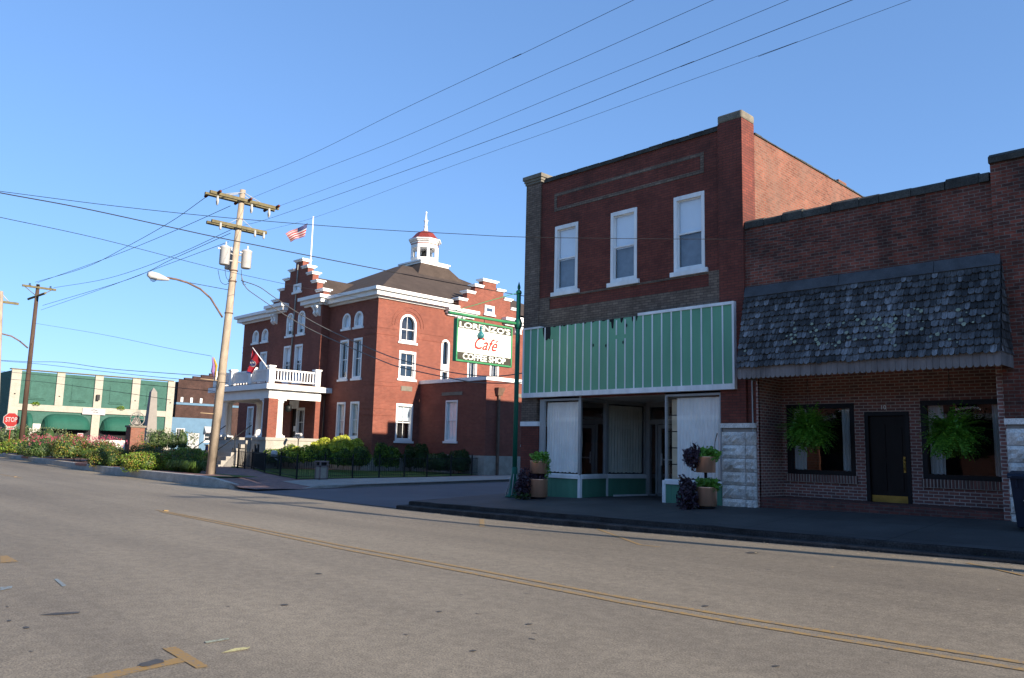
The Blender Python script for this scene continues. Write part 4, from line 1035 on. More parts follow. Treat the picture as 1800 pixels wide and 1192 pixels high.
bwin = [(-50.5, -49.5, 4.2, 6.8), (-49.0, -47.98, 4.2, 6.8), (-48.25, -47.2, .6, 2.5)]
barch = [(-50.36, -49.4, 7.5, 9.1), (-48.82, -47.86, 7.5, 9.1)]
steps = [(-52.5, 10.15), (-51.62, 10.85), (-50.98, 11.5), (-50.3, 12.05), (-49.55, 12.62)]
cxb = (BX0+BX1)/2
wall(Bf, BX0, BX1, -.7, WT, bwin+[h+(True,) for h in barch]+[(-49.0, -48.2, .45, 2.45), (-51.1, -50.2, .6, 2.5)], .2, mb)
GP = [(BX0, WT)]
for i, (u, z) in enumerate(steps): 
    GP += [(u, steps[i-1][1] if i else WT), (u, z)]
GPr = [(2*cxb-u, z) for u, z in reversed(GP)]
poly = GP+GPr
# dedupe and build the stepped gable as slabs between step heights
def gable(F_, c_, half, zb, thick, stp, mbw):
    z = zb
    for hw, zt in stp: mbw.fbox(F_, c_-hw, c_+hw, z, zt, -thick, 0); z = zt
gst = [(3.38, 10.15), (2.52, 10.85), (1.88, 11.5), (1.2, 12.05), (.47, 12.62)]
aw_ = (-49.62, -48.6, 10.5, 11.05)
gable(Bf, cxb, 3.38, WT, .45, gst, mb)
mb.poly([(BX1, BY, -.7), (BX1, YS, -.7), (BX1, YS, WT), (BX1, BY, WT)]); mb.poly([(BX0, BY, -.7), (BX0, YS, -.7), (BX0, YS, WT), (BX0, BY, WT)])
mb.build('front_wall', 'court_brick', ch)
# east wall (sunlit)
ea = [(29.45, 30.75, 6.62, 8.4)]
ew = [(29.5, 30.8, 4.3, 6.05), (29.45, 30.75, .45, 2.75), (35.15, 36.0, 3.6, 6.0), (37.2, 38.05, 3.6, 6.0)]
et = [(32.85, 33.55, 3.9, 7.15)]
mb = wall(E_, YS, YN, -.7, WT, ea and [ea[0]+(True,), et[0]+(True,)]+ew, .22); GC = 36.95
egst = [(3.4, 9.35), (2.75, 9.95), (2.05, 10.55), (1.35, 11.1), (.62, 11.6)]
gable(lambda u, v, w: E_(u, v, w+.02), GC, 3.4, 9.0, .45, egst, mb)
mb.poly([(XW, YS, -.7), (XW, YN, -.7), (XW, YN, WT), (XW, YS, WT)]); mb.poly([(XW, YN, -.7), (XE, YN, -.7), (XE, YN, WT), (XW, YN, WT)])
mb.build('east_wall', 'court_brick', ch)
# string courses and recessed brick bands (shallow relief)
mb = MB()
for z in (7.3, 6.9, 4.0, 3.75, 2.35, 1.95):
    for a, b in ((YS, 29.35), (30.95, 33 if z > 4.3 else 31.2)): mb.fbox(E_, a, b, z, z+.07, -.02, .022)
    mb.fbox(A, -41.65, XE, z, z+.07, -.02, .022); mb.fbox(A, BX1, -44.35, z, z+.07, -.02, .022); mb.fbox(A, XW, -56.6, z, z+.07, -.02, .022)
for k in range(17):
    t0, t1 = PI*k/17, PI*(k+1)/17
    for (r0, r1, o) in ((.98, 1.06, .03), (1.22, 1.28, .022)):
        mb.hexa([E_(30.1+r*math.cos(t), 7.6+r*math.sin(t), w_) for w_ in (-.02, o) for r, t in ((r0, t0), (r1, t0), (r1, t1), (r0, t1))])
mb.build('brick_bands', 'court_brick', ch)
for h in rw+lw: W(A, *h, shade=.0 if h[3] > 3 and h[0] > -50 else .9, curtain='curtain2' if h[3] < 3 else None, munt=1)
for h in ra+la: W(A, *h, True, shade=.95, munt=1, mid=False)
W(Bf, *bwin[0], shade=.4); W(Bf, *bwin[1], shade=.4); W(Bf, *bwin[2], shade=0); W(Bf, -51.1, -50.2, .6, 2.5, shade=.3)
for h in barch: W(Bf, *h, True, shade=.8, munt=1)
for h in bwin[:2]: MB().fbox(Bf, h[0]+.1, h[1]-.1, 4.2, 4.75, -.1, .03).build('balcony_door_panel', 'white', ch)
W(lambda u, v, w: Bf(u, v, w+.01), *aw_, depth=.02, proud=.07, fr=.1, mid=False, munt=0, shade=1, back=False)
W(E_, *ea[0], True, munt=1, fr=.13); W(E_, *et[0], True, munt=0, fr=.13, mid=False)
MB().fbox(E_, 32.95, 33.45, 5.0, 5.5, -.1, .03).build('white_panel', 'white', ch)
for h in ew: W(E_, *h, munt=1, fr=.13, shade=.45 if h[3] < 3 else 0, glass='glassd')
W(lambda u, v, w: E_(u, v, w+.03), 36.5, 37.4, 9.35, 9.95, depth=.02, proud=.07, fr=.13, mid=False, munt=0, shade=0, glass='blue_pane', back=False)
MB().fbox(E_, 29.75, 30.6, 3.55, 3.85, -.02, .03).build('plaque', 'capstone', ch)
dm = MB(); dm.fbox(Bf, -49.0, -48.2, .45, 2.45, -.2, -.12); dd = dm.build('entrance_door', 'doorb', ch); MB().fbox(Bf, -48.75, -48.45, .95, 1.3, -.12, -.11).build('notice', 'white', dd)
MB().fbox(Bf, -49.2, -48.0, 2.46, 3.0, -.05, .04).build('door_panel', 'white_old', ch)
# plinth
mb = MB()
for F_, a, b in ((A, BX1, XE+.06), (A, XW, BX0), (Bf, BX0-.06, BX1+.06), (E_, YS, YN)): mb.fbox(F_, a, b, -2.0, -.70, -.2, .07); mb.fbox(F_, a, b, -.70, -.58, -.2, .10)
mb.build('stone_plinth', 'court_sill', ch)
# cornice
def cornice(F_, a, b, mbs, endl=0, endr=0):
    w0, w1, w2 = .12, .42, .62
    mbs[0].fbox(F_, a-endl*w0, b+endr*w0, WT, WT+.12, -.25, w0); mbs[0].fbox(F_, a-endl*w1, b+endr*w1, WT+.12, WT+.40, -.25, w1); mbs[0].fbox(F_, a-endl*w2, b+endr*w2, WT+.40, WT+.60, -.25, w2)
cm = MB()
cornice(A, BX1+.01, XE, [cm], 0, 0); cornice(A, XW, BX0-.01, [cm], 1, 0); cornice(E_, YS, 33.2, [cm], 0, 0); cornice(E_, 40.75, YN, [cm], 0, 1)
for (w_, za, zb) in ((.12, WT, WT+.12), (.42, WT+.12, WT+.40), (.62, WT+.40, WT+.60)): cm.box(XE-.0, XE+w_, YS-w_, YS, za, zb)
for s, a, b in ((0, -47.75, BX1), (1, BX0, -50.5)): 
    for (w_, za, zb) in ((.16, 9.22, 9.34), (.4, 9.34, 9.6), (.58, 9.6, 9.82)): cm.fbox(Bf, a-w_*.5, b+(w_ if not s else w_*.5), za, zb, -.58, w_)
for a, b in ((33.25, 35.45), (38.45, 40.7)):
    for (w_, za, zb) in ((.14, 8.78, 8.9), (.35, 8.9, 9.1), (.5, 9.1, 9.3)): cm.fbox(E_, a-w_*.5, b+w_*.5, za, zb, -.1, w_)
build_split(cm, 'cornice', 'white', ch)
def bracket(F_, u, zt, h):
    m = MB()
    for du in (-.2, .2): m.prism(lambda a, b, w: F_(u+du+w, b, a), [(0, zt), (.36, zt), (.36, zt-.12), (.27, zt-.2), (.2, zt-.35), (.24, zt-.5), (.14, zt-h), (0, zt-h-.08)], -.11, .11)
    return m.build('cornice_bracket', 'white', ch)
bracket(Bf, -46.25, 9.2, .62); bracket(Bf, -52.0, 9.2, .62); bracket(E_, 34.2, 8.78, .5); bracket(E_, 39.7, 8.78, .5)
# step caps
def caps(F_, c_, stp, zb, thick, o=.15, hh=.17):
    m = MB()
    for i, (hw, zt) in enumerate(stp):
        nx = stp[i+1][0] if i+1 < len(stp) else 0
        for s in (-1, 1):
            if nx: a, b = sorted((c_+s*nx, c_+s*(hw+o))); a2, b2 = sorted((c_+s*nx, c_+s*(hw+o*.45)))
            elif s == 1: a, b, a2, b2 = c_-hw-o, c_+hw+o, c_-hw-o*.45, c_+hw+o*.45
            else: continue
            m.fbox(F_, a2, b2, zt-.005, zt+hh*.5, -thick-o*.4, o*.5); m.fbox(F_, a, b, zt+hh*.5, zt+hh, -thick-o, o)
    return build_split(m, 'gable_cap', 'white', ch)
caps(Bf, cxb, gst, WT, .45); caps(lambda u, v, w: E_(u, v, w+.02), GC, egst, 9, .45)
# roof
zr = WT+.60; x0, x1, y0, y1 = XW+.1, XE-.1, YS+.1, YN-.1
rf = MB(); zp = 13.85; r0, r1, q0, q1 = -49.6, -48.6, 35.6, 40.6
Pq = [(x0, y0, zr), (x1, y0, zr), (x1, y1, zr), (x0, y1, zr)]; Q = [(r0, q0, zp), (r1, q0, zp), (r1, q1, zp), (r0, q1, zp)]
for i in range(4): j = (i+1) % 4; rf.poly([Pq[i], Pq[j], Q[j], Q[i]])
rf.poly(Q)
rf.poly([(cxb, BY+.4, 11.75), (cxb-3.2, BY+.4, zr-.05), (cxb-3.2, 31, zr-.05), (cxb, 32.0, 11.75)]); rf.poly([(cxb, BY+.4, 11.75), (cxb+3.2, BY+.4, zr-.05), (cxb+3.2, 31, zr-.05), (cxb, 32.0, 11.75)])
rf.poly([(XE-.4, GC, 11.05), (XE-.4, GC-3.3, 9.3), (-44.5, GC-3.3, 9.3), (-43.5, GC, 11.05)]); rf.poly([(XE-.4, GC, 11.05), (XE-.4, GC+3.3, 9.3), (-44.5, GC+3.3, 9.3), (-43.5, GC, 11.05)])
rf.build('roof', 'shingle', ch, normals=False)
CX, CY = -49.2, 38.1
sk_ = MB(); a, b, zt, zb = 1.32, 2.8, 14.2, 12.35
T_ = [(CX-a, CY-a, zt), (CX+a, CY-a, zt), (CX+a, CY+a, zt), (CX-a, CY+a, zt)]; Bq = [(CX-b, CY-b, zb), (CX+b, CY-b, zb), (CX+b, CY+b, zb), (CX-b, CY+b, zb)]
for i in range(4): j = (i+1) % 4; sk_.poly([Bq[i], Bq[j], T_[j], T_[i]])
sk_.build('roof_skirt', 'shingle', ch)
# cupola
cu_ = MB().box(CX-1.38, CX+1.38, CY-1.38, CY+1.38, 14.15, 14.30); cu_.box(CX-1.48, CX+1.48, CY-1.48, CY+1.48, 14.30, 14.42)
cp = cu_.build('cupola', 'white', ch); ph = PI/8
MB().lathe((CX, CY, 14.42), [(1.2, 0), (1.2, .10), (1.05, .13), (1.05, .32), (1.14, .34), (1.14, .42)], 8, False, phase=ph).build('cupola_base', 'white', cp)
mb = MB()
for k in range(8):
    t = ph+k*PI/4; x, y = CX+1.0*math.cos(t), CY+1.0*math.sin(t); mb.bar((x, y, 14.82), (x, y, 15.8), .12, n=8, smooth=False)
mb.build('post', 'white', cp)
MB().lathe((CX, CY, 15.64), [(1.12, 0), (1.12, .28)], 8, False, phase=ph).build('entablature', 'white', cp)
MB().lathe((CX, CY, 15.92), [(1.16, 0), (1.16, .05)], 8, False, phase=ph).build('red_moulding', 'cupola_red', cp)
MB().lathe((CX, CY, 15.97), [(1.1, 0), (1.1, .16), (1.22, .18), (1.22, .26), (1.34, .28), (1.34, .38)], 8, False, phase=ph).build('cornice_ring', 'white', cp)
MB().lathe((CX, CY, 16.35), [(1.34, 0), (1.08, .14), (.90, .34), (.72, .56), (.50, .70), (.30, .76), (.14, .78)], 8, False, phase=ph).build('dome', 'cupola_red', cp)
MB().lathe((CX, CY, 17.10), [(.22, 0), (.16, .22), (.12, .38), (.17, .44), (.10, .54), (.13, .84), (.20, .92), (.08, 1.0), (.045, 1.5), (.085, 1.6), (.001, 1.7)], 10).build('finial', 'white', cp)
MB().lathe((CX, CY, 14.95), [(.42, 0), (.34, .12), (.24, .35), (.20, .52), (.06, .58)], 14).build('bell', 'iron', cp)
mb = MB(); mb.tube([(CX+.5*math.cos(t), CY-.1, 15.25+.42*math.sin(t)) for t in fr(PI*.9, PI*2.1, .3)], .03, 5); mb.bar((CX-.9, CY, 15.55), (CX+.9, CY, 15.55), .03); mb.build('bell_yoke', 'iron', cp)
# annex
AX, AYs = -34.0, 31.22
FA, FB = FY(AYs), FX(AX)
wall(FA, XE+.02, AX, -.3, 4.05, [(-37.6, -36.5, .5, 2.95)], .2).build('annex_wall', 'court_brick', ch)
wall(FB, AYs, 42, -.3, 4.05, [(34.2, 35.4, .4, 2.75)], .2).build('annex_wall', 'court_brick', ch)
window(ch, FA, -37.6, -36.5, .5, 2.95, fr=.08, shade=1, curtain='curtain'); window(ch, FB, 34.2, 35.4, .4, 2.75, fr=.1, shade=1, curtain='curtain')
mb = MB().fbox(FA, XE+.02, AX+.08, 4.05, 4.27, -.3, .08); mb.fbox(FB, AYs+.301, 42, 4.05, 4.27, -.3, .08); mb.build('annex_coping', 'white', ch)
MB().box(XE, AX-.3, AYs+.3, 42, 3.8, 3.9).build('annex_roof', 'shingle', ch)
MB().fbox(FA, -38.0, -36.1, 3.25, 3.45, -.02, .03).build('date_stone', 'capstone', ch); MB().fbox(FB, 33.8, 35.6, 3.2, 3.42, -.02, .03).build('date_stone', 'capstone', ch)
mb = MB().fbox(FA, XE+.02, AX+.07, -2, -.3, -.2, .07); mb.fbox(FB, AYs+.201, 42, -2, -.3, -.2, .07); mb.build('annex_plinth', 'court_sill', ch)
mb = MB().box(AX+.03, AX+.16, AYs+.85, AYs+1.0, -1.4, 3.2); mb.hexa([(AX+.02, AYs+.75, 3.2), (AX+.2, AYs+.75, 3.2), (AX+.2, AYs+1.1, 3.2), (AX+.02, AYs+1.1, 3.2), (AX+.0, AYs+.65, 3.65), (AX+.35, AYs+.65, 3.65), (AX+.35, AYs+1.2, 3.65), (AX+.0, AYs+1.2, 3.65)]); mb.build('downpipe', 'rust', ch)
# porch
PXe, PXw, PYs = -45.3, -52.9, 23.58
pf = MB().box(PXw+.02, PXe-.02, PYs+.02, BY-.07, GZ, .28); pf.build('porch_floor', 'conc', ch)
mb = MB()
mb.box(PXe-.6, PXe, PYs, BY-.071, -2, .30) ; mb.box(PXw, PXw+.6, PYs, BY-.071, -2, .30); mb.box(PXe-1.7, PXe-.6, PYs, PYs+.5, -2, .30); mb.box(PXw+.6, PXw+1.7, PYs, PYs+.5, -2, .30)
build_split(mb, 'porch_base', 'court_sill', ch)
mb = MB().box(PXe-1.75, PXe+.06, PYs-.06, PYs+.6, .301, .47); mb.box(PXe-.65, PXe+.06, PYs+.6, BY-.01, .301, .47); mb.box(PXw-.06, PXw+1.75, PYs-.06, PYs+.6, .301, .47); mb.box(PXw-.06, PXw+.65, PYs+.6, BY-.01, .301, .47); mb.build('porch_kerbstone', 'conc', ch)
for x in (PXe-.62, PXw): MB().box(x, x+.62, PYs+.02, PYs+.64, .471, 2.85).build('brick_pier', 'court_brick', ch)
MB().box(PXe-.35, PXe-.02, BY-.35, BY-.002, .471, 2.85).build('brick_pilaster', 'court_brick', ch)
def column(x, y, z0=.471, z1=2.85, r=.24):
    m = MB(); m.box(x-r*1.25, x+r*1.25, y-r*1.25, y+r*1.25, z0, z0+.12); m.box(x-r*1.2, x+r*1.2, y-r*1.2, y+r*1.2, z1-.1, z1)
    m.lathe((x, y, z0+.12), [(r*1.2, 0), (r*1.2, .06), (r*1.0, .12), (r, .2), (r*.86, z1-z0-.38), (r*1.05, z1-z0-.30), (r*1.05, z1-z0-.22)], 18); return m.build('column', 'white', ch)
column(PXe-.92, PYs+.33); column(PXe-.31, PYs+.93); column(PXw+.92, PYs+.33); column(PXw+1.85, PYs+2.4); column(PXw+.31, PYs+.93)
mb = MB()
mb.box(PXw-.0, PXe, PYs, PYs+.45, 2.85, 3.38); mb.box(PXe-.45, PXe, PYs+.45, BY-.001, 2.85, 3.38); mb.box(PXw, PXw+.45, PYs+.45, BY-.001, 2.85, 3.38)
mb.box(PXw-.02, PXe+.02, PYs-.02, PYs, 3.0, 3.03); mb.build('entablature', 'white', ch)
MB().box(PXw+.451, PXe-.451, PYs+.451, BY-.001, 3.1, 3.2).build('porch_ceiling', 'soffit', ch)
mb = MB().box(PXw-.35, PXe+.35, PYs-.35, YS-.001 if False else BY-.001, 3.40, 3.72); mb.box(BX1+.01, PXe+.35, BY-.001, YS-.001, 3.40, 3.72); mb.build('porch_roof_edge', 'white', ch)
MB().box(PXw-.3, PXe+.3, PYs-.3, BY-.001, 3.721, 3.77).build('porch_roof', 'rust', ch)
def rail(p, q, n):
    m = MB(); p, q = Vector(p), Vector(q); d = (q-p).normalized(); s = Vector((-d.y, d.x, 0))*.035
    for z0, z1 in ((.12, .2), (.78, .88)):
        m.hexa([v+Vector((0, 0, z)) for z in (z0, z1) for v in (p-s, q-s, q+s, p+s)])
    for i in range(n):
        c0 = p.lerp(q, (i+.5)/n); m.box(c0.x-.035, c0.x+.035, c0.y-.035, c0.y+.035, c0.z+.2, c0.z+.78)
    return m.build('balustrade', 'white', ch)
pz_ = 3.80; px_ = PXe-.05; py_ = PYs+.05
posts = [(px_, py_), (px_, BY-.35), (px_-2.4, py_), (PXw+2.4, py_), (PXw+.05, py_), (PXw+.05, BY-.35)]
for i, (x, y) in enumerate(posts):
    m = MB().box(x-.18, x+.18, y-.18, y+.18, pz_-.03, pz_+.96); m.box(x-.23, x+.23, y-.23, y+.23, pz_+.96, pz_+1.06); m.build('rail_post', 'white', ch)
for a, b, n in ((0, 1, 14), (0, 2, 11), (2, 3, 13), (3, 4, 11), (4, 5, 14)):
    p, q = Vector((*posts[a], pz_)), Vector((*posts[b], pz_)); d = (q-p).normalized()*.18; rail(p+d, q-d, n)
mb = MB()
for i in range(7): mb.box(-50.9, -47.3, PYs-.3*(7-i)+.0, PYs-.002, GZ+i*.25, GZ+(i+1)*.25)
mb.build('porch_steps', 'conc', ch)
mb = MB()
for x in (-50.9, -47.3):
    mb.bar((x, PYs-2.1, GZ+1.1), (x, PYs, 1.2), .03); mb.bar((x, PYs-2.1, GZ), (x, PYs-2.1, GZ+1.1), .03); mb.bar((x, PYs-1, GZ+.6), (x, PYs-1, .7), .025)
mb.build('handrail', 'iron', ch)
mb = MB(); mb.bar((-46.5, 25.6, 2.6), (-46.5, 25.6, 3.1), .02); mb.lathe((-46.5, 25.6, 2.1), [(.05, 0), (.2, .1), (.22, .4), (.05, .5)], 8); mb.build('porch_lantern', 'iron', ch)
MB().bar((BX1+.08, YS-.1, -1.4), (BX1+.08, YS-.1, 3.4), .06).build('downpipe', 'rust', ch)
MB().bar((-49.5, BY-.04, 4), (-49.2, BY-.04, 12.5), .05).build('flag_halyard_pipe', 'court_sill', ch)

# flags
def flag_mesh(origin, du, dv, nu, nv, wave, cellmat, root, names):
    """cloth grid; cellmat(u,v)->key ; du along fly, dv down hoist"""
    mbs = {}
    def P(u, v): 
        p = Vector(origin)+Vector(du)*u+Vector(dv)*v; return p+wave(u, v)
    for i in range(nu):
        for j in range(nv):
            k = cellmat((i+.5)/nu, (j+.5)/nv); m = mbs.setdefault(k, MB())
            m.poly([P(i/nu, j/nv), P((i+1)/nu, j/nv), P((i+1)/nu, (j+1)/nv), P(i/nu, (j+1)/nv)], True)
    for k, m in mbs.items(): m.build(names[k], k, root, normals=False)
fb, ft = onY(541, 452, 27.5), onY(546, 381, 27.5); fx = (fb.x+ft.x)/2
fp = thing('flagpole', (fx, 27.5, 12.3), 'white flagpole rising behind the front stepped gable', 'flagpole')
m = MB().bar((fx, 27.72, 11.5), (fx, 27.72, ft.z), .065, .04, 10); m.build('pole', 'white', fp)
MB().lathe((fx, 27.72, ft.z), [(.001, -.02), (.07, .04), (.001, .1)], 8).build('truck', 'white', fp)
uf = thing('national_flag', (fx-.1, 27.7, 15), 'striped national flag with starred canton blowing from the roof flagpole', 'flag')
h0, h1 = onX(541, 392, fx+.1), onX(536, 415, fx+.1); t0, t1 = onX(500, 412, fx-.5), onX(512, 424, fx-.5)
def usflag():
    mbs = {}; nu, nv = 26, 13
    wts = [.5, .5, .9, .9, .5, .5, 1.5, 1.5, 1.5, 1.5, 1.5, 1.2, 1.0]; cum = [sum(wts[:k])/sum(wts) for k in range(14)]
    def P(u, v):
        k = min(12, int(v*13)); v = cum[k]+(cum[k+1]-cum[k])*(v*13-k)
        p = h0.lerp(h1, v).lerp(t0.lerp(t1, v*1.0), u); return p+Vector((.13*math.sin(u*8+v*2)*min(1, u*3), 0, -.07*math.sin(u*6+v)*u))
    for i in range(nu):
        for j in range(nv):
            if i < nu*.4 and j < 7: k = 'flagblue'
            else: k = 'flagred' if j % 2 == 0 else 'flagwhite'
            mbs.setdefault(k, MB()).poly([P(i/nu, j/nv), P((i+1)/nu, j/nv), P((i+1)/nu, (j+1)/nv), P(i/nu, (j+1)/nv)], True)
    s = MB()
    for r in range(9):
        for c_ in range(6 if r % 2 == 0 else 5):
            u = (.5+c_+(.5 if r % 2 else 0))/6*.4; v = (.6+r)/9.4*(7/13); e = .008
            s.poly([P(u+e*math.cos(2*PI*q/5)*.8, v+e*1.8*math.sin(2*PI*q/5))+Vector((.012, 0, 0)) for q in range(5)])
    mbs['flagblue'].build('canton', 'flagblue', uf, normals=False); mbs['flagred'].build('red_stripes', 'flagred', uf, normals=False); mbs['flagwhite'].build('white_stripes', 'flagwhite', uf, normals=False); s.build('stars', 'flagwhite', uf, normals=False)
usflag()
sf = thing('state_flag', (-48, 23.3, 4.2), 'red state flag with a round blue emblem on a slanted staff above the porch rail', 'flag')
a, b = onY(473, 650, PYs-.1), onY(444, 611, PYs-.9)
MB().bar(a, b, .03, .025, 8).build('staff', 'white', sf)
c0 = b; c1 = a.lerp(b, .45); d0, d1 = onY(433, 655, PYs-.9), onY(444, 658, PYs-.6)
fm = MB(); bl_ = MB(); N_ = 14
def SP(u, v): p = c0.lerp(c1, v).lerp(d0.lerp(d1, v), u); return p+Vector((0, .07*math.sin(v*9+u*3), 0))
for i in range(N_):
    for j in range(N_):
        m = bl_ if i == N_-1 else fm; m.poly([SP(i/N_, j/N_), SP((i+1)/N_, j/N_), SP((i+1)/N_, (j+1)/N_), SP(i/N_, (j+1)/N_)], True)
fm.build('red_field', 'flagred', sf, normals=False); bl_.build('blue_bar', 'flagblue', sf, normals=False)
off = Vector((0, -.03, 0))
def disc(r, mat, nm, o_, cx=.5, cy=.5, n=16, star=False):
    m = MB(); m.poly([SP(cx+r*(1 if not star or k % 2 == 0 else .42)*math.cos(2*PI*k/n)*.8, cy+r*(1 if not star or k % 2 == 0 else .42)*math.sin(2*PI*k/n)*1.2)+off*o_ for k in range(n)]); m.build(nm, mat, sf, normals=False)
disc(.20, 'flagwhite', 'emblem_ring', 1); disc(.18, 'flagblue', 'emblem', 1.4)
for t in (.5, 2.6, 4.7): disc(.08, 'flagwhite', 'star', 1.8, .5+.075*math.cos(t), .5+.1*math.sin(t), 10, True)

# ------------------------------------------------------------------ utility poles
def insul(mb, p, d, n=3, r=.07):
    p = Vector(p); d = Vector(d).normalized()
    for k in range(n): q = p+d*.09*k; mb.bar(q, q+d*.05, r, r*.55, 8)
PAx, PAy = -35.35, 16.3
base = onY(370, 833, PAy)
pa = thing('utility_pole', (base.x, PAy, base.z-.2), 'pale wooden utility pole with two crossarms, transformers and a street lamp, nearest to the camera', 'utility pole', 'wooden utility poles along the street')
top = onY(427, 334, PAy)
MB().tube([(base.x, PAy, base.z-.2), ((base.x+top.x)/2, PAy, (base.z+top.z)/2), (top.x, PAy, top.z)], [.215, .175, .13], 16).build('shaft', 'wood', pa)
def pax(z): return base.x+(top.x-base.x)*(z-base.z)/(top.z-base.z)
z1, z2 = 11.42, 10.12
for z, y0, y1, nm in ((z1, 14.62, 18.1, 'upper_crossarm'), (z2, 14.85, 17.62, 'lower_crossarm')):
    x = pax(z); m = MB().box(x-.27, x-.15, y0, y1, z-.07, z+.07); m.box(x+.15, x+.27, y0+.05, y1+.0, z-.07, z+.07); m.box(x-.15, x+.15, PAy-.05, PAy+.05, z-.04, z+.04); m.build(nm, 'arm', pa)
x = pax(z1); m = MB()
for s in (-.9, .85): m.bar((pax(top.z-.15)+.13, PAy, top.z-.15), (x+.2, PAy+s, z1+.08), .02, n=5); m.bar((pax(top.z-.15)-.13, PAy, top.z-.15), (x-.2, PAy+s, z1+.08), .02, n=5)
m.bar((pax(10.6)+.1, PAy, 10.6), (pax(z2)+.2, PAy-.6, z2+.05), .015, n=5); m.bar((pax(10.6)+.1, PAy, 10.6), (pax(z2)+.2, PAy+.6, z2+.05), .015, n=5); m.build('arm_braces', 'galv', pa)
m = MB()
for y in (15.05, 16.55, 17.98): insul(m, (x+.28, y, z1+.05), (1, 0, .06)); 
for y in (14.75, 16.2, 17.7): insul(m, (x-.28, y, z1-.05), (-1, 0, -.1))
m.build('strain_insulators', 'ceramic', pa)
for y in (15.05, 16.72, 17.62):
    m = MB().lathe((x+.2, y, z1-.55), [(.03, 0), (.06, .08), (.075, .2), (.06, .32), (.05, .45)], 8); m.bar((x+.2, y, z1-.1), (x+.32, y-.05, z1-.5), .02, n=5); m.build('cutout_fuse', 'galv', pa)
for y in (15.3, 17.0, 17.45):
    m = MB().lathe((pax(z2)+.28, y, z2-.35), [(.03, 0), (.055, .06), (.06, .22), (.04, .34)], 8); m.build('arrester', 'galv', pa)
for px, py, dx in ((395, 450, 0), (433, 457, 0), (412, 456, -.45)):
    q = onX(px, py, PAx+dx); m = MB().lathe((q.x+dx, q.y, q.z-.42), [(.20, 0), (.23, .03), (.23, .78), (.25, .80), (.25, .84), (.16, .90)], 16); m.lathe((q.x+dx+.05, q.y, q.z+.46), [(.04, 0), (.055, .05), (.03, .1), (.05, .15), (.02, .22)], 8)
    m.box(q.x+dx-.02, q.x+dx+.02, q.y-.36, q.y-.2, q.z+.28, q.z+.34); t_ = m.build('transformer', 'lampw', pa)
    m = MB(); 
    for zz in (.25, -.2): m.bar((q.x+dx, q.y, q.z+zz), (pax(q.z), PAy, q.z+zz*.6), .035, n=6)
    m.build('bracket', 'galv', t_)
l0 = onX(391, 558, PAx+.1); lp = [(391, 558), (383, 545), (370, 524), (352, 508), (330, 497), (310, 491), (292, 488)]
yl = [PAy-.15-i*(PAy-.15-11.75)/6 for i in range(7)]
pts = [onX(x_, y_, PAx) for x_, y_ in lp]; arm_ = MB().tube(pts, .045, 8).build('lamp_arm', 'rust', pa)
hd = onX(275, 486, PAx); s_ = Vector((0, -1, .10)).normalized()
m = MB(); tip = hd+s_*.38; bk = hd-s_*.55
m.tube([bk, bk.lerp(tip, .25), bk.lerp(tip, .55), bk.lerp(tip, .85), tip], [.05, .11, .17, .17, .09], 12); m.build('lamp_head', 'lampw', arm_)
MB().lathe((hd.x, hd.y-.12, hd.z-.26), [(.03, 0), (.11, .04), (.16, .12), (.17, .16)], 12).build('lamp_lens', 'glassd', arm_)
r0 = onX(333, 497, PAx); MB().bar(r0, (pax(r0.z+.02), PAy, r0.z+.02), .014, n=5).build('arm_stay', 'cable', pa)
for py_i, nm in ((480, 'clamp'), (498, 'clamp'), (552, 'clamp'), (728, 'sign_bracket')):
    z = onY(400, py_i, PAy).z; MB().lathe((pax(z), PAy, z), [(.2, 0), (.2, .04)], 12).build('clamp_ring', 'rust', pa)
for py_i in (670, 728):
    z = onY(385, py_i, PAy).z; q = onX(352, py_i-2, pax(z)) ; MB().bar((pax(z), PAy, z), (pax(z), q.y, z+.02), .022, n=6).build('banner_bracket', 'tanbox', pa)
bn = thing('street_banner', (pax(3), 15.6, 2.8), 'furled purple and yellow banner hanging beside the near utility pole', 'banner')
a = onX(373, 628, pax(4)); b = onX(376, 664, pax(3)); m = MB()
m.tube([a, a.lerp(b, .35)+Vector((0, .05, 0)), a.lerp(b, .7)+Vector((0, -.03, 0)), b], [.02, .07, .08, .015], 7); m.build('purple_cloth', 'purple', bn)
m = MB().tube([a+Vector((.05, .05, 0)), a.lerp(b, .4)+Vector((.09, .13, 0)), b+Vector((.05, .03, -.12))], [.02, .06, .02], 6); m.build('yellow_cloth', 'yellow', bn)
def far_pole(name_lab, px_top, px_base, Y, arm_px, mat, lamp=None):
    t_ = onY(*px_top, Y); b_ = onY(*px_base, Y); zb = R(b_.x, 15)+.1
    ro = thing('utility_pole', (b_.x, Y, zb), name_lab, 'utility pole', 'wooden utility poles along the street')
    bx_ = t_.x+(b_.x-t_.x)*(t_.z-zb)/(t_.z-b_.z)
    MB().tube([(bx_, Y, zb), (t_.x, Y, t_.z)], [.2, .13], 10).build('shaft', mat, ro); return ro, t_, bx_, zb
pb, tb, bbx, bbz = far_pole('dark wooden utility pole with a crossarm standing in front of the green building', (67, 500), (40, 750), 16.2, None, 'wood_dark')
q0, q1 = onX(38, 502, tb.x), onX(97, 513, tb.x); m = MB().box(tb.x+.12, tb.x+.26, q0.y, q1.y, tb.z-.35, tb.z-.2); m.build('crossarm', 'arm', pb)
q2, q3 = onY(52, 523, 16.1), onY(78, 516, 16.1); m = MB().bar((tb.x-1.6, 16.0, tb.z-1.0), (tb.x+1.5, 16.4, tb.z-.85), .10, n=4, smooth=False); m.build('lower_crossarm', 'arm', pb)
m = MB()
for y in (q0.y+.5, 16.2, q1.y-.4): insul(m, (tb.x+.19, y, tb.z-.18), (0, 0, 1), 2, .09)
